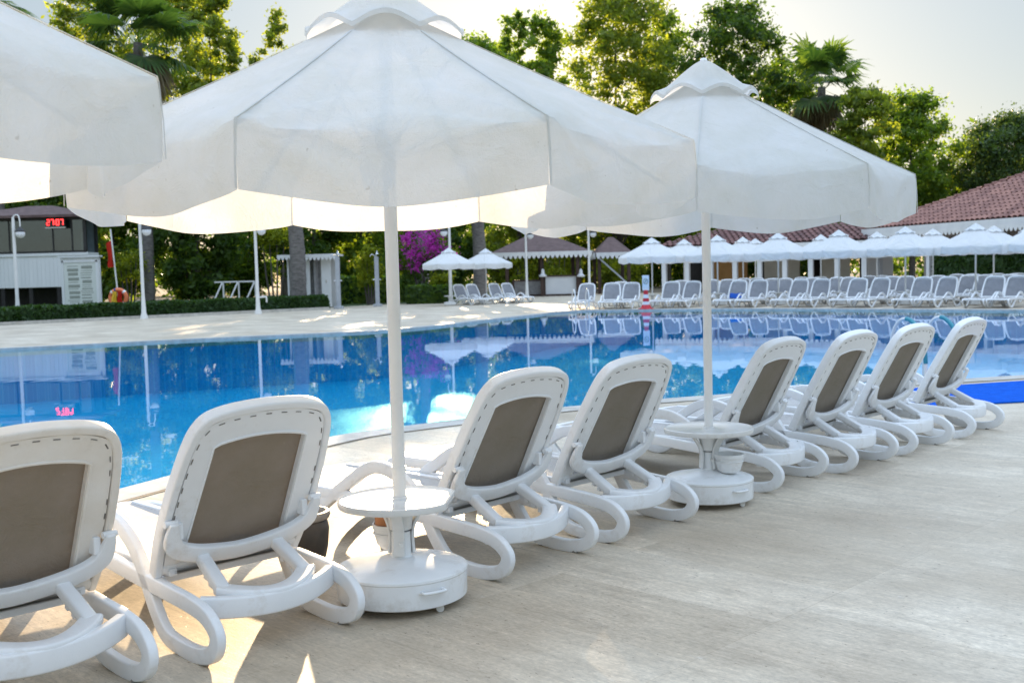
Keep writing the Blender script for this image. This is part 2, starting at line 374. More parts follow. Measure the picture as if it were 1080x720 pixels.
M['bougain'] = mat_leaf('magenta_bract', (0.34, 0.03, 0.26), (0.58, 0.08, 0.50), 0.4, (1.6, 0.9, 1.6))
M['grass'] = noisy('lawn_grass', (0.03, 0.055, 0.015), (0.07, 0.11, 0.03), 3, 0.9, 0.6, 90)
M['soil'] = noisy('dry_soil', (0.10, 0.075, 0.05), (0.20, 0.16, 0.11), 0.4, 0.95, 0.4, 5)
M['white_wall'] = noisy('white_wall_paint', (0.70, 0.72, 0.74), (0.78, 0.79, 0.80), 1.5, 0.6, 0.08, 20, dirt=((0.5, 0.5, 0.48), 1.0, 0.6, 0.3))
M['white_wood'] = noisy('white_painted_wood', (0.68, 0.69, 0.69), (0.78, 0.78, 0.78), 2, 0.5, 0.1, 30, stretch=(1, 1, 0.1))
M['brown_wood'] = noisy('dark_brown_wood', (0.035, 0.018, 0.012), (0.08, 0.04, 0.028), 3, 0.5, 0.2, 20, stretch=(4, 4, 0.5))
M['brown_roof'] = noisy('brown_shingle', (0.085, 0.05, 0.047), (0.15, 0.095, 0.088), 4, 0.75, 0.5, 14)
M['grey_panel'] = noisy('grey_stone_panel', (0.24, 0.235, 0.24), (0.38, 0.375, 0.38), 6, 0.7, 0.3, 40)
M['grey_post'] = noisy('grey_painted_post', (0.36, 0.38, 0.41), (0.45, 0.47, 0.50), 4, 0.4)
M['dark'] = noisy('shadowed_timber', (0.012, 0.011, 0.010), (0.03, 0.027, 0.024), 2, 0.8)  # near-black: the shade of gaps and interiors put into the colour
M['interior'] = noisy('grey_interior', (0.12, 0.155, 0.165), (0.22, 0.27, 0.28), 1.2, 0.8)
M['glass'] = mat_glass('kiosk_glass')
M['globe'] = noisy('opal_globe', (0.72, 0.74, 0.76), (0.80, 0.80, 0.82), 3, 0.25)
M['black'] = noisy('black_metal', (0.012, 0.012, 0.013), (0.03, 0.03, 0.03), 6, 0.45)
M['red'] = noisy('red_plastic', (0.48, 0.012, 0.025), (0.60, 0.02, 0.035), 6, 0.4)
M['flag'] = mat_cloth('red_flag_cloth', (0.62, 0.045, 0.03), 0.35)
M['orange'] = noisy('orange_buoy', (0.72, 0.17, 0.06), (0.82, 0.24, 0.10), 6, 0.5)
M['yellow'] = noisy('yellow_cloth', (0.70, 0.42, 0.02), (0.80, 0.52, 0.04), 6, 0.6)
M['navy'] = noisy('navy_band', (0.03, 0.05, 0.18), (0.05, 0.07, 0.24), 6, 0.6)
M['led'] = mat_emit('red_led', (1.0, 0.03, 0.03), 2.6)
M['roof'] = mat_rooftile(); M['roof_dark'] = mat_rooftile('shaded_clay_roof_tile', (0.085, 0.035, 0.032), (0.19, 0.085, 0.072))  # second one: red-brown tile, darkened further for the shade it stands in
M['ochre'] = noisy('ochre_wall', (0.42, 0.22, 0.07), (0.55, 0.30, 0.11), 1.0, 0.7)
M['cream'] = noisy('cream_wall', (0.50, 0.46, 0.38), (0.62, 0.58, 0.50), 1.0, 0.7)
M['print'] = noisy('grey_print', (0.24, 0.26, 0.22), (0.34, 0.36, 0.32), 30, 0.7)
M['board'] = noisy('notice_board_sheet', (0.62, 0.65, 0.60), (0.70, 0.72, 0.68), 2, 0.45)
M['towel'] = noisy('blue_towel', (0.01, 0.08, 0.42), (0.02, 0.12, 0.55), 30, 0.9, 0.6, 200)

# ------------------------------------------------------------------ the setting: pool, deck, ground
near = [(-6.2, 0.2), (-4.9, 3.4), (-3.75, 6.0), (-2.89, 7.88), (-2.45, 8.9), (-1.78, 10.15), (-1.40, 10.60), (-0.75, 11.10), (0.0, 11.68), (0.62, 12.08), (1.76, 12.60), (3.4, 13.18), (5.77, 13.92), (6.66, 14.18), (9.5, 15.0), (14.0, 15.8), (20.0, 16.6), (26.0, 18.0)]
far = [(28.0, 20.5), (24.0, 25.6), (20.0, 29.2), (15.6, 32.9), (12.2, 36.2), (9.0, 39.2), (5.8, 41.1), (2.25, 41.9), (0.85, 39.0), (-0.82, 35.7), (-2.0, 33.0), (-3.2, 31.0), (-4.7, 29.9), (-7.7, 28.7), (-10.2, 27.45), (-12.3, 26.3), (-18.0, 23.3), (-25.0, 19.0), (-22.0, 8.0), (-14.0, 0.0)]
def smooth2(pts, k): return [(p.x, p.y) for p in catmull([(x, y, 0) for x, y in pts], k)]
POOL = smooth2(near, 4) + smooth2(far, 4)
WATER_Z = -0.05
def offset_ring(poly, d):
    n = len(poly); out = []
    A = sum(poly[i][0]*poly[(i+1) % n][1] - poly[(i+1) % n][0]*poly[i][1] for i in range(n))
    sg = 1 if A > 0 else -1
    for i in range(n):
        a, b, c = Vector(poly[i-1]), Vector(poly[i]), Vector(poly[(i+1) % n])
        t = (c - a).normalized(); nrm = Vector((t.y, -t.x)) * sg
        out.append((b.x + nrm.x * d, b.y + nrm.y * d))
    return out
import bmesh
def sheet_with_hole(name, outer, hole, z, mat):
    bm = bmesh.new()
    for ring in (outer, hole):
        vs = [bm.verts.new((x, y, z)) for x, y in ring]
        for i in range(len(vs)): bm.edges.new((vs[i], vs[(i+1) % len(vs)]))
    bmesh.ops.triangle_fill(bm, use_beauty=True, use_dissolve=False, edges=bm.edges[:])
    for f in bm.faces:
        f.normal_update()
        if f.normal.z < 0: f.normal_flip()
    me = bpy.data.meshes.new(name); bm.to_mesh(me); bm.free(); me.materials.append(mat)
    o = bpy.data.objects.new(name, me); COL.objects.link(o); tag(o, kind='structure'); return o
ring = offset_ring(POOL, 0.34)
HEDGE_A, HEDGE_B = gp(-60, 346), gp(346, 326.3)       # the front line of the clipped hedge
deck_outer = [(60, -30), (60, 30), (34, 44), (26, 56), (18, 64), (6, 72.5), (0.5, 72.5), (-3.5, 61), (-7, 58.5), (-9.2, 55.6), (HEDGE_B.x, HEDGE_B.y), (HEDGE_A.x, HEDGE_A.y), (-60, 26), (-60, -30)]
sheet_with_hole('pool_deck', deck_outer, ring, 0.0, M['deck'])
sheet_with_hole('ground', [(-900, -500), (900, -500), (900, 1200), (-900, 1200)], ring, -0.03, M['soil'])
mb = MB(); n = len(POOL)
i2 = offset_ring(POOL, 0.002)
v = [(x, y, 0.006) for x, y in POOL] + [(x, y, 0.006) for x, y in ring] + [(x, y, -0.2) for x, y in POOL] + [(x, y, -0.05) for x, y in ring]
mb.add(v, [(i, (i+1) % n, n + (i+1) % n, n + i) for i in range(n)] + [(i, 2*n + i, 2*n + (i+1) % n, (i+1) % n) for i in range(n)] + [(n + i, n + (i+1) % n, 3*n + (i+1) % n, 3*n + i) for i in range(n)])
tag(mb.build('pool_coping', M['coping']), kind='structure')
mb = MB(); ro = offset_ring(POOL, 0.385); mb.add([(x, y, 0.004) for x, y in ring] + [(x, y, 0.004) for x, y in ro], [(i, (i+1) % n, n + (i+1) % n, n + i) for i in range(n)])
tag(mb.build('overflow_slot', M['slot_brown']), kind='structure')
mb = MB(); bas = offset_ring(POOL, 0.003)
mb.add([(x, y, -0.06) for x, y in bas] + [(x, y, -1.35) for x, y in bas], [(i, n + i, n + (i+1) % n, (i+1) % n) for i in range(n)] + [tuple(range(2*n - 1, n - 1, -1))])
tag(mb.build('pool_basin', M['tile']), kind='structure')
mb = MB(); mb.add([(x, y, WATER_Z) for x, y in POOL], [tuple(range(n))])
o = mb.build('pool_water', M['water']); tag(o, kind='structure')
if o.data.polygons[0].normal.z < 0: o.data.flip_normals()
mb = MB()
mb.add([(-60, 26, 0.0), (HEDGE_A.x, HEDGE_A.y, 0.0), (HEDGE_B.x, HEDGE_B.y, 0.0), (-9.2, 55.6, 0.0), (-7, 58.5, 0.0), (-3.5, 61, 0.0), (0.5, 72.5, 0), (0.5, 90, 0), (-80, 90, 0)], [(0, 1, 2, 3, 4, 5, 6, 7, 8)])
tag(mb.build('lawn', M['grass']), kind='structure')

# ------------------------------------------------------------------ sun lounger
def bk(u, z, off=0.0):
    """point on the reclined backrest: lateral u, height z, off = towards the sitter"""
    k = 1.1365
    return Vector((u, 0.09 - 0.54*(z - 0.844) + off/k, z + off*0.54/k))
def hw_out(z):
    zs = [0.29, 0.40, 0.60, 0.80, 0.88, 0.93, 0.965, 0.99, 1.004]; ws = [0.352, 0.366, 0.368, 0.350, 0.335, 0.315, 0.285, 0.23, 0.15]
    return float(np.interp(z, zs, ws))
def make_lounger():
    root = thing('sun_lounger', 'white sun lounger', 'sun lounger')
    # continuous side ribbons with armrest hump, rear loop and front foot
    prof = [(1.86, .255), (1.72, .283), (1.4, .287), (1.1, .287), (.9, .285), (.6, .262), (.3, .240), (.1, .224), (-.02, .196), (-.085, .135), (-.055, .066), (.045, .034), (.18, .033), (.32, .058), (.415, .155), (.50, .29), (.585, .385), (.70, .452), (.82, .478), (.94, .455), (1.08, .375), (1.25, .268), (1.40, .16), (1.52, .066), (1.62, .034), (1.72, .058), (1.81, .13), (1.865, .20)]
    for s in (-1, 1):
        mb = MB(); p = catmull([(0.332*s, y, z) for y, z in prof], 5, True)
        mb.sweep(p, 0.040, 0.068, lateral=(1, 0, 0), closed=True, rnd=0.20)
        mb.build('side_frame', M['plastic'], root, smooth=50)
    # seat rails and cross bars
    mb = MB()
    for y in (0.42, 1.0, 1.5):
        mb.box((0, y, 0.262), (0.6, 0.05, 0.03))
    p = catmull([(-0.31, 1.80, .275), (-0.27, 1.885, .278), (-.12, 1.91, .278), (.12, 1.91, .278), (.27, 1.885, .278), (.31, 1.80, .275)], 5)
    mb.sweep(p, 0.05, 0.05, lateral=(0, 0, 1), rnd=0.35)
    for s in (-1, 1): mb.box((0.278*s, 1.1, 0.297), (0.036, 1.5, 0.03))
    mb.build('seat_frame', M['plastic'], root, smooth=50, bevel=0.004)
    mb = MB()
    mb.grid(lambda u, v: ((u - .5)*0.55, 0.345 + v*1.53, 0.302 - 0.022*math.sin(PI*u)*math.sin(PI*min(1, v*1.0))), 10, 24)
    mb.grid(lambda u, v: ((.5 - u)*0.55, 0.345 + v*1.53, 0.294 - 0.022*math.sin(PI*u)*math.sin(PI*min(1, v*1.0))), 10, 24)
    mb.build('seat_sling', M['seat_sling'], root, smooth=60)
    # rear cross bar
    mb = MB(); p = [(x, -0.030 + 0.105*(x/0.3)**2, 0.196 + 0.014*(x/.3)**2) for x in np.linspace(-0.31, 0.31, 25)]
    mb.sweep(p, 0.088, 0.044, lateral=(0, 0, 1), rnd=0.24)
    mb.build('cross_bar', M['plastic'], root, smooth=50)
    # support frame: upper arc, two notched struts, lower arc
    mb = MB()
    arc = [(-.340, .555), (-.338, .505), (-.318, .452), (-.262, .418), (-.16, .392), (0, .376), (.16, .392), (.262, .418), (.318, .452), (.338, .505), (.340, .555)]
    p = catmull([bk(u, z, -0.05) for u, z in arc], 5)
    tp = [min(1.0, 0.45 + 0.55 * min(i, len(p) - 1 - i) / 9.0) for i in range(len(p))]
    mb.sweep(p, 0.034, 0.078, lateral=(0, 0.88, 0.476), rnd=0.24, taper=tp)
    low = [(x, -0.010 + 0.120*(x/0.21)**2, 0.232 + 0.024*(x/.21)**2) for x in np.linspace(-0.21, 0.21, 17)]
    mb.sweep(low, 0.040, 0.082, lateral=(0, 0, 1), rnd=0.26)
    for s in (-1, 1):
        a = bk(.178*s, 0.378, -0.05); b = Vector((.196*s, 0.096, 0.250))
        mb.sweep([a, a.lerp(b, .33), a.lerp(b, .66), b], 0.056, 0.050, lateral=(1, 0, 0), rnd=0.24)
        for t in (0.30, 0.52, 0.74):
            c = a.lerp(b, t); mb.box(c + Vector((0, -0.010, -0.034)), (0.04, 0.026, 0.03), rot=Matrix.Rotation(R(20), 3, 'X'))
    mb.build('support_frame', M['plastic'], root, smooth=50, bevel=0.003)
    # backrest frame: raised rim, flat ring, recessed groove
    outl = [(-.352, .29), (-.366, .40), (-.370, .50), (-.368, .60), (-.361, .70), (-.350, .80), (-.336, .88), (-.318, .928), (-.288, .965), (-.24, .986), (-.15, 1.002), (0, 1.010)]
    outl = outl + [(-u, z) for u, z in outl[-2::-1]]
    ci = catmull([(u, 0, z) for u, z in outl], 5)
    mb = MB()
    p = [bk(q.x * 0.945, q.z - 0.020 * max(0, (q.z - .75)/.26), 0.012) for q in ci]
    mb.sweep(p, 0.058, 0.036, lateral=(0, 0.88, 0.476), rnd=0.26, n=4)
    p = [bk(q.x * 0.885, q.z - 0.044 * max(0, (q.z - .7)/.31), 0.020) for q in ci]
    mb.sweep(p, 0.030, 0.020, lateral=(0, 0.88, 0.476), rnd=0.2)
    # flat ring with a sharp-cornered opening
    inn = [(-.236 + .023*t, .34 + .502*t) for t in np.linspace(0, 1, 12)] + [(u, .842 + .026*(1 - (u/.213)**2)) for u in np.linspace(-.213, .213, 15)[1:-1]]
    inn = inn + [(.213 + .023*t, .842 - .502*t) for t in np.linspace(0, 1, 12)]
    oz = np.linspace(.31, .925, 12)
    out_ = [(-.885*hw_out(z), z) for z in oz] + [(u, .972 - .047*abs(u/.282)**3.2) for u in np.linspace(-.282, .282, 15)[1:-1]] + [(.885*hw_out(z), z) for z in oz[::-1]]
    m_ = len(inn); rows = []
    for (lst, off, k) in ((out_, 0.004, 0), (out_, -0.010, 0.0), (inn, -0.010, 1), (inn, 0.016, 1)):
        rows += [bk(u, z, off) for u, z in lst]
    # small raised lip round the opening
    fs = [(r*m_ + i, r*m_ + i + 1, (r+1)*m_ + i + 1, (r+1)*m_ + i) for r in range(3) for i in range(m_ - 1)]
    mb.add(rows, [f[::-1] for f in fs])
    mb.sweep([bk(u*1.035, z + (.008 if abs(u) < .212 else 0), -0.010) for u, z in inn], 0.012, 0.010, lateral=(0, 0.88, 0.476), rnd=0.3, n=2)
    # bottom bar and hinge cheeks
    mb.sweep([bk(u, 0.315, 0.01) for u in np.linspace(-.345, .345, 9)], 0.05, 0.05, lateral=(0, 0.88, 0.476), rnd=0.3)
    frame_mb = mb
    mb = MB()
    def sl(u, v, off):
        z = 0.33 + v*0.565; w = 0.298 * (1 - 0.10*max(0, (z - .6)/.3))
        zz = z + 0.022*v*(1 - (2*u - 1)**2)
        return bk((u*2 - 1)*w, zz, off + 0.018*(1 - (2*u - 1)**2)*math.sin(PI*v))
    mb.grid(lambda u, v: sl(1 - u, v, 0.016), 12, 16); mb.grid(lambda u, v: sl(u, v, 0.022), 12, 16)
    mb.build('backrest_sling', M['sling'], root, smooth=60)
    mb = MB()
    acc = 0.0; prev = None; on = 0.0
    pts = [bk(q.x * 0.872, q.z - 0.050 * max(0, (q.z - .7)/.31), -0.0105) for q in catmull(ci, 3)]
    acc = 0.0; start = 0.0
    for a, b in zip(pts[30:-31], pts[31:-30]):
        L_ = (b - a).length; t_ = 0.0
        acc += L_
        if acc > 0.066:
            acc = 0.0
            if random.random() < 0.86: d = (b - a).normalized(); mb.bar(a - d*.013, a + d*.013, 0.0042, 0.0036)
    frame_mb.add(mb.v, mb.f, 1); frame_mb.build('backrest_frame', [M['plastic'], M['slot']], root, smooth=50)
    for s in (-1, 1):
        mb = MB(); c = bk(.345*s, 0.545, -0.03)
        mb.tube([c + Vector((-.028, 0, 0)), c + Vector((.028, 0, 0))], 0.014, 10); mb.build('hinge_knob', M['plastic'], root, smooth=40)
        mb = MB(); mb.box(bk(.30*s, 0.50, -0.02), (0.03, 0.05, 0.07)); mb.build('hinge_bracket', M['plastic'], root, bevel=0.006)
        for y in (0.03, 1.62):
            mb = MB(); mb.lathe([(0.0, 0.0), (0.016, 0.0), (0.018, 0.006), (0.014, 0.016)], 10, (0.327*s, y, 0)); mb.build('foot_pad', M['rubber'], root)
    return root

loungers = {1: (-1.66, 3.775, .80), 2: (-.984, 4.406, .783), 3: (.113, 5.501, .838), 4: (.75, 6.172, .806), 5: (1.892, 7.422, .85), 6: (2.582, 8.008, .812), 7: (3.265, 8.671, .784), 8: (4.027, 9.427, .812)}
NEAR_LAB = {
 1: 'white sun lounger with a yellowed rim, cut off by the left edge of the photo',
 2: 'white sun lounger with taupe back standing left of the nearest parasol base',
 3: 'white sun lounger just right of the nearest parasol base and its round table',
 4: 'white sun lounger whose right foot loop reaches the second parasol base',
 5: 'white sun lounger partly behind the round table of the second parasol',
 6: 'white sun lounger with taupe back, third from the far end of the near row',
 7: 'white sun lounger, last but one of the near row, pool ladder rails rising behind it',
 8: 'white sun lounger at the far end of the near row, beside the blue mat'}
lounger = make_lounger()
GR_N = 'sun loungers in the near row'
for k, (x, y, a) in loungers.items():
    if k == 1:
        lounger.location = (x, y, 0); lounger.rotation_euler = (0, 0, a); tag(lounger, NEAR_LAB[1], None, GR_N)
    else:
        c = dup(lounger, (x, y, 0), a, NEAR_LAB[k], GR_N)
for ch in lounger.children:
    if ch.name.split('.')[0] == 'backrest_frame':
        ch.data = ch.data.copy(); ch.data.materials[0] = M['plastic_old']; ch['label'] = 'yellowed backrest frame'

# ------------------------------------------------------------------ parasol
def canopy_mesh(R0=1.365, za=2.72, zt=2.035, drop=0.235, seed=0, nu=20):
    mb = MB(); rg = random.Random(seed)
    ph = [rg.uniform(0, 6.28) for _ in range(16)]
    vs_c = list(np.linspace(0.03, 0.92, 20)) + [0.94, 0.955, 0.97, 0.98, 0.99, 1.0]
    for k in range(8):
        a0, a1 = R(22.5 + 45*k), R(22.5 + 45*(k+1))
        bulge = rg.uniform(0.6, 1.3)
        wa = [rg.uniform(-1, 1) for _ in range(8)]
        def wr(t, v, k, wa=wa):
            # tension folds fanning out of the two rib tips
            o = 0.0
            for c, (tc, sg) in enumerate(((0.0, 1), (1.0, -1))):
                dx = abs(t - tc)*v; dy = 1.03 - v; r_ = math.hypot(dx, dy); an = math.atan2(dy, dx + 1e-6)
                o += 0.017*math.exp(-((r_ - .22)/.20)**2)*math.sin(an*9 + wa[c]*3)*min(1, an/.3)*min(1, (PI/2 - an + .02)/.3)
            return o*(0.6 + .4*wa[5])
        def pt(t, j, k=k, a0=a0, a1=a1, bulge=bulge):
            q = 4*t*(1 - t)
            if j < len(vs_c):
                v = vs_c[j]
                p0 = Vector((math.cos(a0), math.sin(a0), 0)) * R0*v; p1 = Vector((math.cos(a1), math.sin(a1), 0)) * R0*v
                p = p0.lerp(p1, t)
                z = zt + (za - zt)*(1 - v)*(0.93 + 0.07*(1 - v)) - 0.030*q*v*math.sin(PI*min(1, v*0.93))*bulge
                z += 0.007*math.sin(9*t + ph[k] + 5*v)*v*q + wr(t, v, k)
                z -= 0.030*q*max(0, (v - .92)/.08)**2
                p = p * (1 - 0.018*q*max(0, (v - .8)/.2) - 0.010*q*max(0, (v - .94)/.06)**2)
                z -= 0.018*q*max(0, (v - .75)/.25)**1.5
                return (p.x, p.y, z)
            w = (j - len(vs_c) + 1) / 8.0
            e0 = Vector((math.cos(a0), math.sin(a0), 0)) * R0; e1 = Vector((math.cos(a1), math.sin(a1), 0)) * R0
            p = e0.lerp(e1, t); nrm = (e0 + e1).normalized()
            p = p * (1 - 0.028*q)
            flare = 0.030*w - 0.026*w*w + 0.014*w*math.sin(2*PI*t*1.0 + ph[k])*q + 0.014*w*math.sin(2*PI*t*2.3 + ph[k+8])*q + 0.5*wr(t, 1.0 - .28*w, k)
            p = p + nrm * flare
            z = zt - 0.048*q - drop*w*(1 + 0.03*q + 0.04*math.sin(2*PI*t + ph[k])*q)
            return (p.x, p.y, z)
        nj = len(vs_c) + 8
        mb.grid(lambda u, v: pt(u, int(round(v*(nj - 1)))), nu, nj - 1)
    return mb
def cap_mesh(R0=0.365, za=2.80, seed=3):
    mb = MB(); rg = random.Random(seed); ph = [rg.uniform(-.3, .3) for _ in range(8)]
    def pt(u, v):
        a = u*2*PI + R(22.5); s = (u*8) % 1.0; q = abs(math.sin(PI*s)); k = int(u*8) % 8
        r = R0*v*(1 - 0.055*math.sin(PI*s)**2)
        z = za - 0.258*(math.sqrt(v*v + .026) - .161)*1.08
        z += (0.050 + 0.03*ph[k])*q**1.2*max(0, (v - .55)/.45)**1.5 - 0.014*q*math.sin(PI*v)
        return (r*math.cos(a), r*math.sin(a), z)
    mb.grid(pt, 96, 14, closed_u=True)
    # hem lip hanging from the vent edge
    def lip(u, v):
        x, y, z = pt(u, 1.0); return (x*(1 + 0.006*v), y*(1 + 0.006*v), z - 0.022*v)
    mb.grid(lip, 96, 1, closed_u=True)
    return mb
def make_parasol(label, loc, rz, group, seed, detailed=True, cloth=None):
    root = thing('parasol', label, 'parasol', loc, rz, group)
    cm = canopy_mesh(seed=seed); cm.build('canopy', cloth or M['cloth'], root, smooth=75)
    cap_mesh(seed=seed + 3).build('vent_cap', cloth or M['cloth'], root, smooth=80)
    mb = MB(); mb.tube([(0, 0, 0.19), (0, 0, 2.70)], 0.030, 20); mb.lathe([(0.03, .60), (0.033, .60), (0.033, .63), (0.03, .63)], 20)
    mb.build('pole', M['pole'], root, smooth=40)
    mb = MB(); mb.lathe([(0.0, 2.815), (0.02, 2.81), (0.026, 2.795), (0.0, 2.78)], 12); mb.build('finial', M['pole'], root, smooth=60)
    if detailed:
        mb = MB(); mb.lathe([(0.031, 2.06), (0.055, 2.06), (0.06, 2.10), (0.06, 2.20), (0.031, 2.24)], 16); mb.build('runner', M['pole'], root, smooth=40)
        mb = MB()
        for k in range(8):
            a = R(22.5 + 45*k); c, s = math.cos(a), math.sin(a)
            rb = MB(); rb.bar((0.06*c, 0.06*s, 2.655), (1.345*c, 1.345*s, 2.026), 0.012, 0.016); rib = rb.build('rib', M['pole'], root)
            sb = MB(); sb.bar((0.055*c, 0.055*s, 2.15), (0.66*c, 0.66*s, 2.365), 0.007, 0.007); sb.build('strut', M['pole'], rib)
            # seam tape over rib and down the valance corner
            pth = []
            for v_ in np.linspace(0.28, 1.0, 12):
                z = 2.035 + (2.72 - 2.035)*(1 - v_)*(0.93 + 0.07*(1 - v_))
                pth.append((1.365*v_*c, 1.365*v_*s, z + 0.003))
            pth += [(1.369*c, 1.369*s, 2.02), (1.377*c, 1.377*s, 1.91), (1.379*c, 1.379*s, 1.805)]
            mb.sweep(pth, 0.010, 0.002, lateral=(-s, c, 0), rnd=0.2, n=1)
        mb.build('seam_tapes', M['cloth'], root)
    # weighted base on castors
    mb = MB(); mb.lathe([(0.0, 0.035), (0.285, 0.035), (0.298, 0.042), (0.300, 0.055), (0.300, 0.150), (0.304, 0.156), (0.303, 0.166), (0.292, 0.172), (0.16, 0.196), (0.052, 0.214), (0.046, 0.222), (0.044, 0.33), (0.031, 0.335)], 56)
    base = mb.build('base', M['base'], root, smooth=30)
    if detailed:
        for k in range(4):
            a = R(40 + 90*k); c, s = math.cos(a)*0.25, math.sin(a)*0.25
            mb = MB(); mb.tube([(c - .012, s, 0.018), (c + .012, s, 0.018)], 0.018, 12); mb.box((c, s, 0.032), (0.04, 0.03, 0.012)); mb.build('castor', M['pole'], base)
        for ang in (-58, 122):
            a = R(ang) - rz; mb = MB(); pts = []
            for da, rr in ((-.17, .300), (-.165, .322), (-.14, .328), (0, .330), (.14, .328), (.165, .322), (.17, .300)):
                pts.append((rr*math.cos(a + da), rr*math.sin(a + da), 0.118))
            mb.tube(catmull(pts, 4), 0.0075, 8)
            for da in (-.17, .17): mb.lathe([(0, -.002), (.016, -.001), (.016, .004)], 10, (.297*math.cos(a + da), .297*math.sin(a + da), .115))
            mb.build('handle', M['base'], base, smooth=50)
        mb = MB(); mb.tube([(0.043, 0, .28), (0.075, 0, .28)], 0.010, 10); mb.build('clamp_screw', M['pole'], base)
    return root
U1 = Vector((-0.535, 4.965, 0)); U2 = Vector((1.245, 6.93, 0)); U0 = Vector((-2.36, 2.99, 0))
def facing(p): return math.atan2(-p.y, -p.x)
GP = 'parasols over the near row'
make_parasol('large white parasol nearest the middle, with round table and cream inside glowing', U1, facing(U1) + R(1), GP, 1)
make_parasol('large white parasol with domed vent cap, farther along the near row', U2, facing(U2) + R(20.5), GP, 5).scale = (.92, .92, 1.0)
make_parasol('white parasol canopy cut off by the upper left corner of the photo', U0, R(-12.5), GP, 9).scale = (1, 1, 1.03)

# round tables clipped on the poles, ashtray pots beside the poles
def make_table(label, loc, rz, notch, group):
    root = thing('side_table', label, 'side table', loc, rz, group)
    mb = MB(); Rt = 0.285
    pts = []; nn = 72
    for k in range(nn):
        a = 2*PI*k/nn; r = Rt
        if notch and abs(((a + PI) % (2*PI)) - PI) < R(34): r = Rt*math.cos(R(34))/max(math.cos(((a + PI) % (2*PI)) - PI), .5)
        pts.append((r*math.cos(a), r*math.sin(a)))
    rings = [(0.0, .478), (0.93, .478), (0.955, .480), (0.975, .487), (1.0, .484), (1.0, .462), (0.985, .455), (0.95, .455), (0.93, .468), (0.2, .466), (0.0, .466)]
    vs = []; 
    for f, z in rings: vs += [(x*f, y*f, z) for x, y in pts]
    fs = [(j*nn + k, j*nn + (k+1) % nn, (j+1)*nn + (k+1) % nn, (j+1)*nn + k) for j in range(len(rings) - 1) for k in range(nn)]
    mb.add(vs, [f[::-1] for f in fs])
    mb.build('table_top', M['tabletop'], root, smooth=35)
    mb = MB(); mb.lathe([(0.035, .465), (0.036, .49), (0.031, .492)], 20); mb.lathe([(0.050, .34), (0.052, .35), (0.06, .40), (0.085, .455), (0.10, .467)], 24)
    mb.build('stem', M['tabletop'], root, smooth=50)
    for k in range(3):
        a = R(30 + 120*k); c, s = math.cos(a), math.sin(a); lg = MB()
        lg.sweep(catmull([(.15*c, .15*s, .462), (.105*c, .105*s, .43), (.06*c, .06*s, .36), (.05*c, .05*s, .30), (.055*c, .055*s, .225)], 4), 0.055, 0.014, lateral=(-s, c, 0), rnd=.3)
        lg.build('leg', M['tabletop'], root, smooth=50)
    return root
make_table('round white side table with clipped edge, sunlit on the nearest parasol pole', U1, R(-5), True, 'round tables on parasol poles')
tb2 = make_table('round white side table on the second parasol pole, in shade', U2, R(40), False, 'round tables on parasol poles')
def make_ashtray(label, loc, band):
    root = thing('ashtray_pot', label, 'ashtray', loc, 0, 'pots hung on parasol poles')
    mb = MB(); mb.lathe([(0.0, 0.0), (0.055, 0.0), (0.075, 0.02), (0.086, 0.06), (0.090, 0.095), (0.096, 0.097), (0.096, 0.118), (0.088, 0.118), (0.084, 0.075), (0.0, 0.07)], 28)
    mb.lathe([(0.0905, 0.07), (0.094, 0.072), (0.094, 0.076), (0.0905, 0.078)], 28)
    mb.build('bowl', M['tabletop'], root, smooth=35)
    if band:
        mb = MB(); mb.lathe([(0.0, 0.165), (0.076, 0.165), (0.084, 0.16), (0.080, 0.08), (0.0, 0.08)], 24); mb.build('terracotta_insert', M['terracotta'], root, smooth=40)
    mb = MB(); mb.box((0, 0, 0.05), (0.01, 0.01, 0.01)); 
    return root
make_ashtray('white bowl with terracotta insert beneath the sunlit round table', U1 + Vector((-0.05, 0.115, 0.225)), True)
make_ashtray('plain white bowl hung right of the second parasol pole', U2 + Vector((0.115, -0.06, 0.205)), False)
# dark planter by the second lounger
pot = thing('plant_pot', 'dark glazed pot with grey rim on the deck behind the second lounger', 'pot', (-1.06, 5.36, 0))
mb = MB(); mb.lathe([(0.0, 0.0), (0.075, 0.0), (0.085, 0.02), (0.118, 0.17), (0.126, 0.26), (0.118, 0.30), (0.112, 0.305), (0.104, 0.24), (0.0, 0.22)], 32); mb.build('pot_body', M['darkpot'], pot, smooth=50)
mb = MB(); mb.lathe([(0.106, 0.29), (0.112, 0.306), (0.126, 0.312), (0.134, 0.330), (0.128, 0.348), (0.114, 0.350), (0.105, 0.335), (0.104, 0.30)], 32); mb.build('pot_rim', M['potrim'], pot, smooth=50)

# blue mat on the near edge and the pool ladder rails
mb = MB(); q = [(2.4, 11.35), (3.3, 11.05), (5.3, 11.42), (9.0, 12.1), (9.0, 13.9), (6.4, 13.42), (5.2, 13.05), (3.2, 12.35)]
mb.prism([(x, y) for x, y in q], 0.006, 0.020); o = mb.build('pool_mat', M['mat_blue']); tag(o, 'bright blue mat lying along the near pool edge', 'mat')
def make_ladder(name, label, loc, rz, inner, group):
    root = thing(name, label, 'pool ladder', loc, rz, group)
    for s in (-1, 1):
        mb = MB(); p = catmull([(.27*s, -.62, 0.0), (.27*s, -.60, .40), (.27*s, -.50, .66), (.27*s, -.30, .80), (.27*s, -.10, .74), (.27*s, .02, .50), (.27*s, .05, .0), (.27*s, .05, -.8)], 6)
        mb.tube(p, 0.022, 10); r_ = mb.build('hand_rail', M['pole'], root, smooth=60)
        if inner:
            mb = MB(); mb.tube(p[4:20], 0.0275, 10); mb.build('rail_sleeve', M['teal'], r_, smooth=60)
    mb = MB()
    for z in (-.2, -.45, -.7): mb.box((0, .05, z), (.5, .07, .03))
    mb.build('treads', M['steel'], root)
    return root
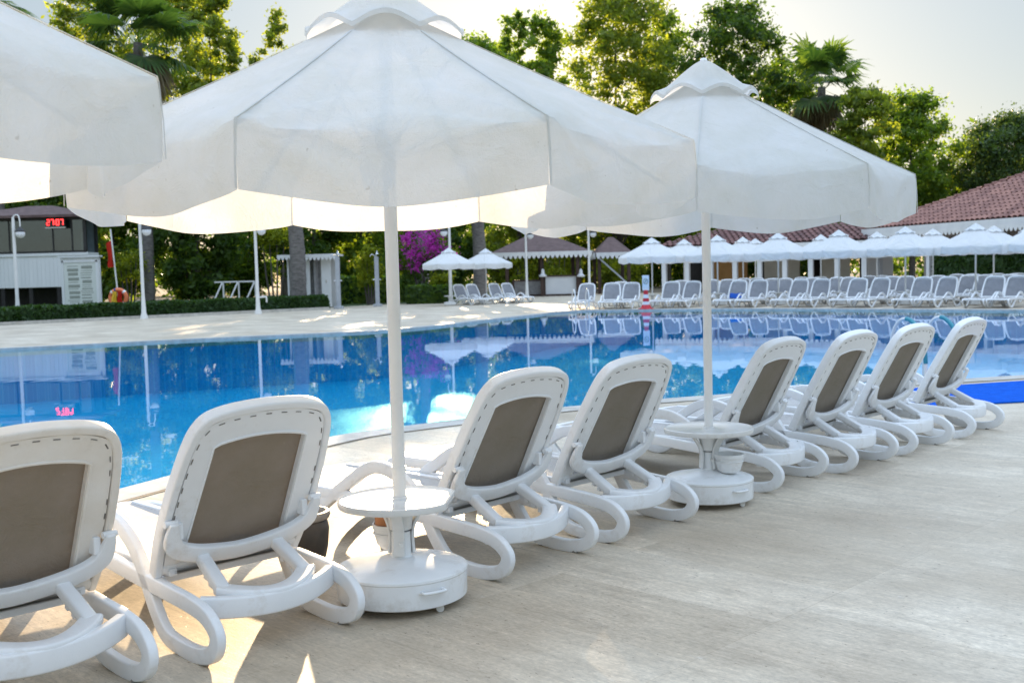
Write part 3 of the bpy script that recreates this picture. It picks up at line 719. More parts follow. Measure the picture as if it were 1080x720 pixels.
make_ladder('pool_ladder', 'pool ladder with white and teal rails behind the end of the near row', (5.12, 14.02, 0), R(20), True, 'pool ladders')

# ------------------------------------------------------------------ far rows of loungers and parasols
EDGE = [(1.4, 42.3), (3.6, 41.75), (5.8, 41.1), (9.0, 39.2), (12.2, 36.2), (15.6, 32.9), (20.0, 29.2)]
EV = [Vector((x, y)) for x, y in EDGE]
def on_edge(px, off):
    """where the line of sight through column px crosses a line kept off metres behind the far pool edge"""
    d = ray(px, 300); d = Vector((d.x, d.y)).normalized()
    pts = []
    for i, p in enumerate(EV):
        t = (EV[min(i+1, len(EV)-1)] - EV[max(i-1, 0)]).normalized(); nn = Vector((-t.y, t.x))
        if nn.y < 0: nn = -nn
        pts.append((p + nn*off, nn))
    for (a, na), (b, nb) in zip(pts, pts[1:]):
        e = b - a; den = d.x*e.y - d.y*e.x
        if abs(den) < 1e-9: continue
        s_ = (a.x*e.y - a.y*e.x)/den; u_ = (d.y*a.x - d.x*a.y)/(-den) if False else None
        P_ = d*s_; u = (P_ - a).dot(e)/e.length_squared
        if -0.02 <= u <= 1.02 and s_ > 0:
            return P_, na.lerp(nb, min(1, max(0, u))).normalized()
    return None
FAR_SKIP = ('foot_pad', 'hinge_knob', 'hinge_bracket', 'fixing_slots', 'cross_bar')
def far_lounger(px, off, label, group, jitter=0.06):
    r = on_edge(px, off)
    if r is None: return None
    P_, nn = r
    fw = -nn; yaw = math.atan2(fw.y, fw.x) - PI/2 + random.uniform(-jitter, jitter)
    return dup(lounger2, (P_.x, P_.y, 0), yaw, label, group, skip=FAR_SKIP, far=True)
lounger2 = [o for o in COL.objects if o.name == 'sun_lounger.001'][0]
G1 = 'front row of loungers across the pool'; G2 = 'second row of loungers across the pool'; G3 = 'rearmost loungers across the pool'
ORD = ['first', 'second', 'third', 'fourth', 'fifth', 'sixth', 'seventh', 'eighth', 'ninth', 'tenth', 'eleventh', 'twelfth', 'thirteenth', 'fourteenth', 'fifteenth', 'sixteenth', 'seventeenth', 'eighteenth', 'nineteenth', 'twentieth']
front_px = [620, 646, 667, 709.5, 732, 780.5, 802, 845.5, 868, 907, 931, 975, 1001.5, 1051, 1075]
f_lab = ['leftmost far lounger, right behind the pool ladder across the water', 'far front-row lounger, second from the left, beyond the pool ladder', 'far front-row lounger just left of the red striped cone',
 'far front-row lounger just right of the red striped cone', 'far front-row lounger mostly hidden behind the second near parasol pole', 'far front-row lounger with a blue towel on its seat', 'far front-row lounger just right of the one with the blue towel']
f_lab += ['far front-row lounger facing the pool, %s from the left' % ORD[i] for i in range(7, len(front_px))]
FRONT = []
for i, px in enumerate(front_px):
    o = far_lounger(px, 2.75, f_lab[i], G1); FRONT.append(o)
for i, px in enumerate([655, 719, 752, 768, 815, 829, 858, 884, 897, 942, 957, 990, 1023, 1040, 1066]):
    far_lounger(px, 6.2, 'far second-row lounger half hidden by the front row, %s from the left' % ORD[i], G2, 0.12)
for i, px in enumerate([785, 799, 846, 866, 917, 931, 1010, 1026, 1052, 1074]):
    far_lounger(px, 9.4, 'rearmost far lounger, only its top showing, %s from the left' % ORD[i], G3, 0.12)
# blue towel on the sixth front lounger
tw = FRONT[5]
mb = MB(); mb.grid(lambda u, v: ((u - .5)*0.50, 0.40 - 0.0*v + (0.0 if v > .5 else 0.0) - .07*v*1.0 + .07, 0.312 + 0.19*v + 0.012*math.sin(9*u)), 10, 6)
o = mb.build('towel', M['towel'], smooth=60); o.location = tw.location; o.rotation_euler = tw.rotation_euler
md = o.modifiers.new('thick', 'SOLIDIFY'); md.thickness = 0.02
tag(o, 'blue towel folded on the seat of a far front-row lounger', 'towel')

far_par = make_parasol('white parasol in front row across the pool, directly behind the red striped cone', (0, 0, 0), 0, 'front parasols across the pool', 21, detailed=False, cloth=M['cloth_far'])
def far_parasol(px, off, label, group, first=False, k=1.0, rz=None):
    r = on_edge(px, off); P_, nn = r
    rz = random.uniform(0, .78) if rz is None else rz
    if first:
        far_par.location = (P_.x, P_.y, 0); far_par.rotation_euler = (0, 0, rz); far_par.scale = (k, k, 1); return far_par
    return dup(far_par, (P_.x, P_.y, 0), rz, label, group, scale=(k, k, 1))
fp = [(688, 'x'), (757, 'x'), (821, 'x'), (885, 'x'), (955, 'x'), (1029, 'x'), (1098, 'x')]
fl = [None, 'far front-row parasol seen just right of the second near parasol pole', 'far front-row parasol, third from the left across the pool', 'far front-row parasol, fourth from the left, over two loungers',
      'far front-row parasol below the left end of the white scalloped eave', 'far front-row parasol with the highest peak, second from the right edge', 'far front-row parasol cut off by the right edge of the photo']
GF = 'front parasols across the pool'
FARP = []
for i, (px, _) in enumerate(fp):
    FARP.append(far_parasol(px, 3.6, fl[i], GF, first=(i == 0), k=1.0))
for i, (px, off) in enumerate([(722, 7.5), (784, 7.5), (797, 11), (866, 8.5), (925, 8.0), (984, 7.6), (1048, 7.2), (1084, 10)]):
    far_parasol(px, off, 'rear-row parasol across the pool, partly hidden by front row, %s from the left' % ORD[i], 'rear parasols across the pool', k=0.97)
# tables under the front parasols
for i, p in enumerate(FARP):
    dup(tb2, p.location, random.uniform(0, 6), 'far white side table under the %s front-row parasol from the left' % ORD[i], 'round tables under the far parasols')

# the group of four loungers and two parasols on the left of the far deck
f4 = Vector((0.62, -0.785)); yaw4 = math.atan2(f4.y, f4.x) - PI/2
l4 = ['leftmost of four loungers under the two small parasols on the far deck', 'second lounger from the left under the two parasols on the far deck', 'third lounger from the left under the two parasols on the far deck', 'rightmost of four loungers under the two parasols, nearest the bar']
for i, px in enumerate([482.5, 496, 519.5, 533]):
    b = at(px, 303, 54.5 + 0.035*(px - 482))
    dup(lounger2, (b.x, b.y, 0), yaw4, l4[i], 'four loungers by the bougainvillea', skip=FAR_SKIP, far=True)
for i, (px, Y) in enumerate(((474, 53.2), (513, 56.5))):
    b = at(px, 300, Y)
    dup(far_par, (b.x, b.y, 0), [0.05, R(22.5)][i], ['white parasol with a table on its pole, beside the bougainvillea', 'white parasol between the two pairs of loungers left of the bar'][i], 'two parasols on the left of the far deck')
    if i == 0: dup(tb2, (b.x, b.y, 0), 0.4, 'far white side table on the parasol pole beside the bougainvillea', 'round tables under the far parasols')

# ------------------------------------------------------------------ far pool side furniture
make_ladder('pool_ladder', 'pool ladder with white rails at the far left corner of the far edge', (2.75, 42.2, 0), R(188), False, 'pool ladders')
cone_p = on_edge(681, 0.42)[0]
cn = thing('striped_cone_post', 'red and white striped cone post with white sign plate at the pool edge', 'sign', (cone_p.x, cone_p.y, 0))
mb = MB(); mb.lathe([(0.0, 0.0), (0.30, 0.0), (0.30, 0.03), (0.21, 0.045), (0.15, 0.17), (0.0, 0.17)], 24); mb.build('cone_base', M['red'], cn, smooth=40)
mb = MB()
for z0, z1, m_ in ((.17, .29, 0), (.29, .42, 1), (.42, .56, 0), (.56, .72, 1)):
    mb.lathe([(0.0, z0), (0.165 - z0*.13, z0), (0.165 - z1*.13, z1), (0.0, z1)], 20, mi=m_)
mb.build('cone_body', [M['white_wall'], M['red']], cn, smooth=40)
mb = MB(); mb.box((0, 0.0, 1.0), (.26, .03, .58)); pl = mb.build('sign_plate', M['white_wall'], cn, bevel=.006)
mb = MB(); mb.tube([(.085*math.cos(a), -.02, 1.06 + .10*math.sin(a)) for a in np.linspace(0, 2*PI, 24, endpoint=False)], .012, 6, closed=True)
mb.bar((-.06, -.02, 0.99), (.06, -.02, 1.13), .016, .012); mb.tube([(0.0, -.02, 1.11), (.01, -.02, 1.10)], .022, 8); mb.bar((-.02, -.02, 1.09), (.02, -.02, 1.01), .02, .01)
mb.build('warning_symbol', M['print'], pl)

# lamp posts with crook and hanging globe
def make_lamp(label, loc, rz, H=4.3):
    root = thing('lamp_post', label, 'lamp post', loc, rz, 'white lamp posts round the pool')
    mb = MB(); mb.lathe([(0.16, 0.0), (0.16, .06), (0.10, .25), (0.075, .9), (0.068, 1.0), (0.062, H - .3), (0.05, H)], 16)
    mb.build('post', M['pole'], root, smooth=40)
    mb = MB(); mb.tube(catmull([(0, 0, H - .12), (.03, 0, H + .02), (.13, 0, H + .08), (.23, 0, H + .02), (.27, 0, H - .2), (.27, 0, H - .45)], 5), .028, 8); mb.build('crook', M['pole'], root, smooth=60)
    mb = MB(); mb.lathe([(0.0, -.40), (.04, -.40), (.07, -.46), (.20, -.56), (.21, -.59), (.19, -.61)], 18, (.27, 0, H)); mb.build('lamp_hood', M['black'], root, smooth=40)
    mb = MB(); mb.lathe([(0.0, -.87)] + [(.19*math.sin(a), -.68 - .19*math.cos(a)) for a in np.linspace(.1, PI - .6, 9)], 18, (.27, 0, H)); mb.build('lamp_globe', M['globe'], root, smooth=60)
    return root
lamps = []
base_lamp = None
for px, py, lab in ((19.5, 340, 'white lamp post with hanging globe in front of the kiosk'), (152, 336, 'white lamp post with hanging globe right of the lifebuoy'), (272.5, 331, 'white lamp post standing between the white frame and the shower cabin'),
                    (476, 321, 'white lamp post rising beside the bougainvillea and the small parasol'), (556, 315, 'white lamp post in front of the left half of the bar gazebo'), (622, 313.5, 'white lamp post at the right end of the bar gazebo')):
    p = gp(px, py) if px < 1000 else at(px, 290, 44)
    p.z = 0
    if base_lamp is None: base_lamp = make_lamp(lab, p, 0.0)
    else: dup(base_lamp, p, 0.0 if px != 476 else PI, lab)
# small tap on the third lamp post
pp = gp(272.5, 331); tp_ = thing('tap_stand', 'white wall tap sticking out right of the third lamp post', 'tap', (pp.x + .05, pp.y - .02, 0.0))
mb = MB(); mb.tube(catmull([(.03, 0, .72), (.12, 0, .74), (.30, 0, .74), (.34, 0, .70), (.34, 0, .50)], 4), .035, 8); mb.build('spout', M['pole'], tp_, smooth=60)
mb = MB(); mb.lathe([(0.0, .70), (.05, .70), (.05, .76), (0.0, .76)], 10, (.12, 0, 0)); mb.build('valve', M['pole'], tp_, smooth=40)

# ---- foliage helpers
def leaf_cloud(centres, radii, per, size, flat=0.6, aspect=2.2, seed=0, shell=0.55):
    g = np.random.default_rng(seed)
    C, Rd = np.asarray(centres, float), np.asarray(radii, float)
    if Rd.ndim == 1: Rd = np.repeat(Rd[:, None], 3, 1)
    n = len(C)*per
    ci = np.repeat(np.arange(len(C)), per)
    d = g.normal(size=(n, 3)); d /= np.linalg.norm(d, axis=1)[:, None]
    rr = np.abs(g.normal(0.60, 0.46, (n, 1)))
    P = C[ci] + d*Rd[ci]*rr
    nrm = d*0.7 + g.normal(size=(n, 3))*flat; nrm /= np.linalg.norm(nrm, axis=1)[:, None]
    a = np.cross(nrm, g.normal(size=(n, 3))); a /= np.linalg.norm(a, axis=1)[:, None]
    b = np.cross(nrm, a)
    s = size*g.uniform(0.6, 1.35, (n, 1)); w = s/aspect
    v = np.stack([P - a*s, P - b*w + a*s*0.1, P + a*s, P + b*w + a*s*0.1], 1).reshape(-1, 3)
    return v
def leaf_obj(name, v, mat, parent=None):
    n = len(v)//4
    me = bpy.data.meshes.new(name); me.vertices.add(len(v)); me.vertices.foreach_set('co', v.astype('f').ravel())
    me.loops.add(len(v)); me.loops.foreach_set('vertex_index', np.arange(len(v), dtype='i'))
    me.polygons.add(n); me.polygons.foreach_set('loop_start', np.arange(0, len(v), 4, dtype='i')); me.polygons.foreach_set('loop_total', np.full(n, 4, dtype='i'))
    me.materials.append(mat); me.update(calc_edges=True); me.validate()
    o = bpy.data.objects.new(name, me); COL.objects.link(o)
    if parent is not None: o.parent = parent
    return o
def tree(name, label, cat, loc, H, W, mat, shape='round', n=60, per=150, leaf=0.20, trunk=0.22, clear=0.25, seed=0, group=None, lean=0.0, gaps=0.0):
    root = thing(name, label, cat, loc, 0, group); g = np.random.default_rng(seed); rr = random.Random(seed)
    cs = []; rs = []
    n = int(n*1.9)
    for i in range(n):
        t = (i + g.random())/n
        h = clear + (1 - clear)*t
        if shape == 'poplar': w = W*0.5*(0.30 + 0.70*math.sin(PI*min(1, t*0.86 + 0.14))**0.8)
        elif shape == 'umbrella': h = clear + (1 - clear)*(0.45 + .55*t); w = W*0.5*math.sqrt(max(0.05, 1 - (2*t - .7)**2 * .6))
        else: w = W*0.5*math.sqrt(max(0.04, 1 - (2*t - 1)**2*0.9))
        a = g.uniform(0, 2*PI) + 1.3*i; rad = w*math.sqrt(g.uniform(0.02, 1.0))*g.uniform(.8, 1.08)
        cs.append((rad*math.cos(a), rad*math.sin(a), h*H - 0.04*W)); s_ = g.uniform(0.08, 0.19)*W*(0.9 if shape == 'poplar' else 0.8)
        rs.append((s_, s_, s_*g.uniform(.6, 1.0)))
    v = leaf_cloud(cs, rs, per, leaf, seed=seed)
    leaf_obj('crown', v, mat, root)
    mb = MB()
    mb.tube(catmull([(0, 0, -.05), (lean*.1, 0, H*.2), (lean*.3 + g.uniform(-.2, .2), 0.1, H*.5), (lean*.5, 0, H*.85)], 5), [trunk*(1.25 - 1.1*i/15) for i in range(16)], 9)
    for i in range(min(n, 26)):
        c = Vector(cs[i]); z0 = max(H*clear*.55, c.z*0.62); s = Vector((lean*.3, 0.05, z0))
        m_ = s.lerp(c, .5) + Vector((0, 0, (c.z - z0)*.12 + .1))
        mb.tube(catmull([s, m_, c], 3), [trunk*.36*(1 - .8*k/6) for k in range(7)], 6)
    mb.build('trunk', M['bark'], root, smooth=60)
    return root
def palm(name, label, loc, H, tr, frond=2.1, nf=34, seed=0, dry=14, group='palm trees beyond the pool'):
    root = thing(name, label, 'palm tree', loc, 0, group); g = random.Random(seed)
    mb = MB(); pth = [(0, 0, -.05), (.04, .03, H*.3), (-.05, 0, H*.6), (0, 0, H)]
    pth = catmull(pth, 8); mb.tube(pth, [tr*(1.15 - .3*i/len(pth)) * (1.0 + .05*((i % 2) - .5)) for i in range(len(pth))], 14); mb.build('trunk', M['palmbark'], root, smooth=30)
    def fronds(count, lo, hi, ln, droop, sd):
        gg = random.Random(sd); vs = []
        for i in range(count):
            az = gg.uniform(0, 2*PI); el = R(gg.uniform(lo, hi)); l = ln*gg.uniform(.8, 1.15)
            d = Vector((math.cos(az)*math.cos(el), math.sin(az)*math.cos(el), math.sin(el)))
            hub = Vector((0, 0, H)) + d*l*0.55 + Vector((0, 0, -droop*.1))
            side = d.cross(Vector((0, 0, 1))).normalized(); up = side.cross(d)
            # petiole
            w = .025; a = Vector((0, 0, H - .1)); vs += [a - side*w, hub - side*w, hub + side*w, a + side*w]
            for k in range(26):       # fan of pointed blades
                th = R(-115 + 230*k/25); bd = (d*math.cos(th) + side*math.sin(th)).normalized()
                bl = l*0.55*(0.75 + .25*math.cos(th))*gg.uniform(.85, 1.1)
                ww = up.cross(bd).normalized()*l*.024
                mid = hub + bd*bl*.6 + up*.02; tip = hub + bd*bl + Vector((0, 0, -droop*l*.22*gg.uniform(.6, 1.3)))
                vs += [hub, mid - ww, tip, mid + ww]
        return np.array([tuple(p) for p in vs])
    leaf_obj('crown', fronds(nf, -32, 75, frond, .6, seed), M['leaf_palm'], root)
    if dry: leaf_obj('dry_skirt', fronds(dry, -75, -35, frond*.85, 1.0, seed + 5), M['leaf_dry'], root)
    return root
def hedge(name, label, a, b, depth, H, mat, leaf=0.055, dens=260, seed=0, group=None):
    """a clipped hedge: leafy faces over a box"""
    a, b = Vector((a[0], a[1], 0)), Vector((b[0], b[1], 0)); L = (b - a).length; d = (b - a).normalized(); nn = Vector((-d.y, d.x, 0))
    if nn.y < 0: nn = -nn
    root = thing(name, label, 'hedge', a, 0, group); g = np.random.default_rng(seed)
    n = int(dens*L*(H*1.0 + depth))
    u = g.random(n); top = g.random(n) < depth/(depth + H)
    y = np.where(top, g.random(n)*depth, g.uniform(-.04, .05, n)); z = np.where(top, H + g.uniform(-.05, .04, n) + .025*np.sin(u*L*2.3), g.random(n)*H)
    P = np.outer(u*L, np.array(d)) + np.outer(y, np.array(nn)) + np.outer(z, [0, 0, 1])
    nr = g.normal(size=(n, 3)) + np.where(top[:, None], [0, 0, 1.2], -np.array(nn)*1.2); nr /= np.linalg.norm(nr, axis=1)[:, None]
    t = np.cross(nr, g.normal(size=(n, 3))); t /= np.linalg.norm(t, axis=1)[:, None]; bb = np.cross(nr, t); s = leaf*g.uniform(.6, 1.4, (n, 1))
    v = np.stack([P - t*s*1.6, P - bb*s, P + t*s*1.6, P + bb*s], 1).reshape(-1, 3)
    leaf_obj('foliage', v, mat, root)
    mb = MB(); mb.box((d*L/2 + nn*depth/2 + Vector((0, 0, H/2 - .02))), (L, depth - .05, H - .06), rz=math.atan2(d.y, d.x)); mb.build('inner_twigs', M['leaf_hedge'], root)
    return root

# clipped hedge behind the left deck, in front of the kiosk, with a stone kerb
hd = (HEDGE_B - HEDGE_A).normalized()
hedge('clipped_hedge', 'long low clipped hedge along the left side of the far deck', HEDGE_A + Vector((0, .3, 0)), HEDGE_B + Vector((0, .3, 0)), 1.3, 0.62, M['leaf_hedge'], dens=360, seed=4)
mb = MB(); mb.bar((HEDGE_A.x, HEDGE_A.y + .05, .05), (HEDGE_B.x, HEDGE_B.y + .05, .05), .20, .14); tag(mb.build('hedge_kerb', M['coping']), kind='structure')

# ------------------------------------------------------------------ kiosk on the left
KY = 53.0
def kx(px): return px_x(px, KY)
def kz(px, py): return at(px, py, KY).z
k0, k1 = kx(-30), kx(93)
kc = (k0 + k1)/2; kw = k1 - k0; kd = 1.5
kiosk = thing('glazed_kiosk', 'raised white kiosk with dark glazed upper floor and brown hipped roof', 'kiosk', (kc, KY + kd/2, 0))
zf, zs, zt_, ze = kz(48, 303), kz(48, 267), kz(48, 231), kz(48, 229)
mb = MB(); mb.box((0, 0, (zf + zs)/2), (kw, kd, zs - zf)); 
for i in range(int(kw/0.2)): mb.box((-kw/2 + .1 + i*.2, -kd/2 - .006, (zf + zs)/2), (.185, .012, zs - zf - .04))
mb.box((0, -kd/2 - .03, zs - .06), (kw + .1, .06, .16))
mb.build('wall', M['white_wood'], kiosk)
mb = MB()
mb.box((0, kd/2 - .3, zf/2), (kw, .1, zf)); mb.build('underfloor_shade', M['dark'], kiosk)  # dark sheet standing for the shade in the open gap between the stilts
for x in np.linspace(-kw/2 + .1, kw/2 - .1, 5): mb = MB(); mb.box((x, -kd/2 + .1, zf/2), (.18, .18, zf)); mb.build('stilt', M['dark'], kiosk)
mb = MB(); mb.box((0, -kd/2, zs + .05), (kw, .12, .1)); mb.box((0, -kd/2, zt_ - .02), (kw, .12, .1))
for x in (-kw/2 + .06, kw/2 - .06):
    for y in (-kd/2, kd/2 - .1): mb.box((x, y, (zs + zt_)/2), (.14, .14, zt_ - zs))
mb.build('window_frame', M['black'], kiosk)
for px in (12, 58, 78): mb = MB(); mb.box((kx(px) - kc, -kd/2, (zs + zt_)/2), (.06, .06, zt_ - zs)); mb.build('mullion', M['black'], kiosk)
mb = MB()
edges = [-kw/2, kx(12) - kc, kx(58) - kc, kx(78) - kc, kw/2]
for a_, b_ in zip(edges, edges[1:]):
    g_ = MB(); g_.box(((a_ + b_)/2, -kd/2 + .01, (zs + zt_)/2), (b_ - a_ - .08, .012, zt_ - zs - .1)); g_.build('window_pane', M['glass'], kiosk)
mb = MB(); mb.box((0, kd/2 - .05, (zs + zt_)/2), (kw, .08, zt_ - zs)); mb.box((kx(30) - kc, .2, zs + .4), (1.6, .5, .8)); mb.box((kw/2 - .8, .3, zs + .5), (.4, .4, 1.0)); mb.box((0, 0, zt_ + .02), (kw - .2, kd - .3, .04))
mb.build('interior_fittings', M['interior'], kiosk)
mb = MB(); hx, hy = kw/2 + .55, kd/2 + .6; zr = kz(47, 218) + .1; ez = zt_ + .05
mb.add([(-hx, -hy, ez), (hx, -hy, ez), (hx, hy, ez), (-hx, hy, ez), (kx(38) - kc - .6, 0, zr), (kx(52) - kc, 0, zr), (-hx, -hy, ez + .12), (hx, -hy, ez + .12), (hx, hy, ez + .12), (-hx, hy, ez + .12)],
       [(0, 3, 2, 1), (0, 1, 7, 6), (1, 2, 8, 7), (2, 3, 9, 8), (3, 0, 6, 9), (6, 7, 5, 4), (7, 8, 5), (8, 9, 4, 5), (9, 6, 4)])
mb.build('roof', M['brown_roof'], kiosk)
# red digital display
dp = at(58, 234.5, KY - .35)
disp = thing('led_display', 'red digital display hanging under the kiosk eave', 'display', dp)
mb = MB(); mb.box((0, 0.05, -.02), (.92, .1, .42)); mb.build('display_case', M['black'], disp, bevel=.01)
mb = MB(); mb.box((0.02, 0.02, -.255), (.98, .12, .05)); mb.build('display_bracket', M['steel'], disp)
SEG = {'2': 'abged', '7': 'abc', '0': 'abcdef', '1': 'bc'}
mb = MB(); w_, h_ = .125, .25
def seg(cx, ch):
    t = .034; S = {'a': ((cx, h_/2), (w_, t)), 'd': ((cx, -h_/2), (w_, t)), 'g': ((cx, 0), (w_, t)), 'b': ((cx + w_/2, h_/4), (t, h_/2)), 'c': ((cx + w_/2, -h_/4), (t, h_/2)), 'f': ((cx - w_/2, h_/4), (t, h_/2)), 'e': ((cx - w_/2, -h_/4), (t, h_/2))}
    for s_ in SEG[ch]: (x, z), (sx, sz) = S[s_]; mb.box((x, -.006, z), (sx, .01, sz))
for cx, ch in ((-.33, '2'), (-.13, '7'), (.12, '0'), (.32, '7')): seg(cx, ch)
for z in (-.06, .06): mb.box((0.0, -.006, z), (.03, .01, .03))
mb.build('led_digits', M['led'], disp)
# notice board cabinet
BY = 50.5
b0, b1 = px_x(64.5, BY), px_x(105, BY); bz0, bz1 = 0.35, at(85, 272, BY).z
nb = thing('notice_board', 'tall white notice board cabinet with two columns of print beside the kiosk', 'notice board', ((b0 + b1)/2, BY, 0)); bw = b1 - b0
mb = MB(); mb.box((0, 0.08, (bz0 + bz1)/2 - .1), (bw, .22, bz1 - bz0 + .2)); mb.box((0, .06, bz1 + .06), (bw + .16, .4, .07))
for s in (-1, 1): mb.box((s*(bw/2 - .08), 0.05, .2), (.12, .16, .4)); mb.box((s*(bw/2 - .10), -.05, (bz0 + bz1)/2), (.09, .05, bz1 - bz0 - .1))
for z in (bz0 + .06, bz1 - .16): mb.box((0, -.05, z), (bw - .1, .05, .10))
mb.build('cabinet', M['white_wood'], nb, bevel=.006)
mb = MB(); mb.box((0, -.04, (bz0 + bz1)/2 - .05), (bw - .30, .02, bz1 - bz0 - .30)); mb.build('sheet', M['board'], nb)
mb = MB(); rr_ = random.Random(3)
for col_ in (-1, 1):
    zz = bz1 - .36
    while zz > bz0 + .2:
        h__ = rr_.choice([.025, .03, .05, .14]); w__ = rr_.uniform(.42, .56)
        mb.box((col_*.30 + rr_.uniform(-.03, .03), -.054, zz - h__/2), (w__, .006, h__)); zz -= h__ + rr_.uniform(.05, .09)
mb.build('print_lines', M['print'], nb)

# red flag, lifebuoy on stand
fpos = at(124, 300, 49.5); fpos.z = 0
fl_ = thing('flag_pole', 'slanting white pole with a hanging red flag above the lifebuoy', 'flag', fpos)
mb = MB(); mb.tube([(0.02, .12, 0), (-.25, .12, 3.95)], .035, 8); mb.build('staff', M['pole'], fl_, smooth=50)
mb = MB(); zt2 = at(118, 252, 49.5).z; zb2 = at(121, 281, 49.5).z
mb.grid(lambda u, v: (-.235 + .075*v + u*(-.20 - .06*math.sin(3*v)) + .03*math.sin(7*v + 4*u), .10 + .08*math.sin(6*u + 5*v), zt2 + (zb2 - zt2)*(v*(1 - .12*u) + .16*u)), 8, 12)
o = mb.build('flag', M['flag'], fl_, smooth=60)
lb = thing('lifebuoy', 'orange and white lifebuoy hanging on a stand behind the hedge', 'lifebuoy', (fpos.x + .03, fpos.y - .05, 0)); lz = at(124.5, 314, 49.5).z
def ring_pts(r, n, z): return [(r*math.cos(2*PI*k/n), 0, z + r*math.sin(2*PI*k/n)) for k in range(n)]
mb = MB(); mb.tube(ring_pts(.36, 40, lz), .095, 14, closed=True); rg_ = mb.build('ring', M['orange'], lb, smooth=60)
mb = MB()
for k in range(4):
    a = PI/4 + k*PI/2; mb.tube([(.36*math.cos(a + d), 0, lz + .36*math.sin(a + d)) for d in (-.12, -.06, 0, .06, .12)], .100, 14, cap=False)
mb.build('white_bands', M['globe'], lb, smooth=60)
mb = MB()
for k in range(2):
    a = 1.9 + k*2.2; mb.tube([(.36*math.cos(a + d), 0, lz + .36*math.sin(a + d)) for d in (-.1, 0, .1)], .102, 14, cap=False)
mb.build('navy_bands', M['navy'], lb, smooth=60)
mb = MB(); mb.box((0, .14, lz/2 + .2), (.07, .07, lz + .5)); mb.build('stand_post', M['white_wood'], lb)
for nm, mt, x0, lab_ in (('rescue_flag', 'yellow', -.15, 'yellow cloth hanging in the left half of the lifebuoy'), ('rescue_flag', 'flag', .10, 'dark red cloth hanging in the right half of the lifebuoy')):
    mb = MB(); mb.grid(lambda u, v, x0=x0: (x0 + (u - .5)*(.18 + .12*v) + .02*math.sin(8*v), -.12 + .04*math.sin(9*u + 3*v), lz + .30 - .62*v), 8, 8)
    o = mb.build(nm, M[mt], smooth=60); o.location = lb.location; tag(o, lab_, 'flag')
# white tube frame with slanting struts
FY = 55.0
x0_, x1_ = px_x(226, FY), px_x(269, FY); zt3 = at(250, 297, FY).z
fr_ = thing('tube_frame', 'white tubular frame with slanting struts standing behind the hedge', 'frame', ((x0_ + x1_)/2, FY, 0)); hw = (x1_ - x0_)/2
mb = MB(); mb.bar((-hw, 0, zt3), (hw, 0, zt3), .07)
for x in (-hw*.58, hw*.18, hw): mb.bar((x, 0, 0), (x, 0, zt3), .07); mb.bar((x - .05, -.02, zt3 - .05), (x - hw*.55, -.7, 0.0), .055)
mb.build('tubes', M['pole'], fr_)

# ------------------------------------------------------------------ shower cabin
SY = 55.0
s0, s1 = px_x(303, SY), px_x(349, SY); sc_ = (s0 + s1)/2; sw = s1 - s0; sz = at(330, 271, SY).z
cab = thing('shower_cabin', 'white wooden shower cabin with scalloped roof edge beside a palm trunk', 'cabin', (sc_, SY + .8, 0))
mb = MB(); mb.box((0, .8, sz/2), (sw, .08, sz)); mb.box((-sw/2 + .04, 0, sz/2), (.08, 1.6, sz))
mb.build('back_wall', M['white_wood'], cab)
for i, (a, b) in enumerate(((.33, .52), (.78, 1.0))):
    mb = MB(); mb.box((-sw/2 + sw*(a + b)/2, -.78, sz/2), (sw*(b - a), .06, sz - .1)); d_ = mb.build('door', M['white_wood'], cab)
    mb = MB(); mb.box((-sw/2 + sw*(a + b)/2, -.825, sz*.52), (.05, .04, .14)); mb.build('handle', M['steel'], d_)
mb = MB(); mb.box((sw*.12, 0, sz/2), (.06, 1.5, sz)); mb.box((-.05, .1, sz/2), (sw*.5, .06, sz)); mb.build('partition', M['grey_panel'], cab)
def scallops(mb, a, b, z, drop, step, thick=.04):
    a, b = Vector(a), Vector(b); L = (b - a).length; d = (b - a)/L; n = max(1, int(L/step)); st = L/n
    nn = Vector((d.y, -d.x, 0))
    pts = [(0, 0)]
    for i in range(n): pts += [(i*st + st*f, -drop*(.45 + .55*math.sin(PI*f))) for f in (.04, .25, .5, .75, .96)]
    pts += [(L, 0)]
    m = len(pts)
    f1 = [a + d*x + Vector((0, 0, z + y)) for x, y in pts]; f2 = [p + nn*thick for p in f1]
    # strips rather than one concave face
    o = []
    for i in range(1, m - 2):
        x0, y0 = pts[i]; x1, y1 = pts[i+1]
        for off in (0, thick):
            o.append([a + d*x0 + nn*off + Vector((0, 0, z)), a + d*x1 + nn*off + Vector((0, 0, z)), a + d*x1 + nn*off + Vector((0, 0, z + y1)), a + d*x0 + nn*off + Vector((0, 0, z + y0))])
        o.append([f1[i], f1[i+1], f2[i+1], f2[i]])
    for q in o: mb.add(q, [(0, 1, 2, 3)])
mb = MB(); mb.box((0, -.1, sz + .08), (sw + .75, 2.3, .10)); scallops(mb, (-sw*.05, -1.27, 0), (sw/2 + .39, -1.27, 0), sz + .13, .32, .19); scallops(mb, (-sw/2 - .39, -1.27, 0), (-sw*.32, -1.27, 0), sz + .13, .28, .19)
mb.build('roof', M['white_wood'], cab)
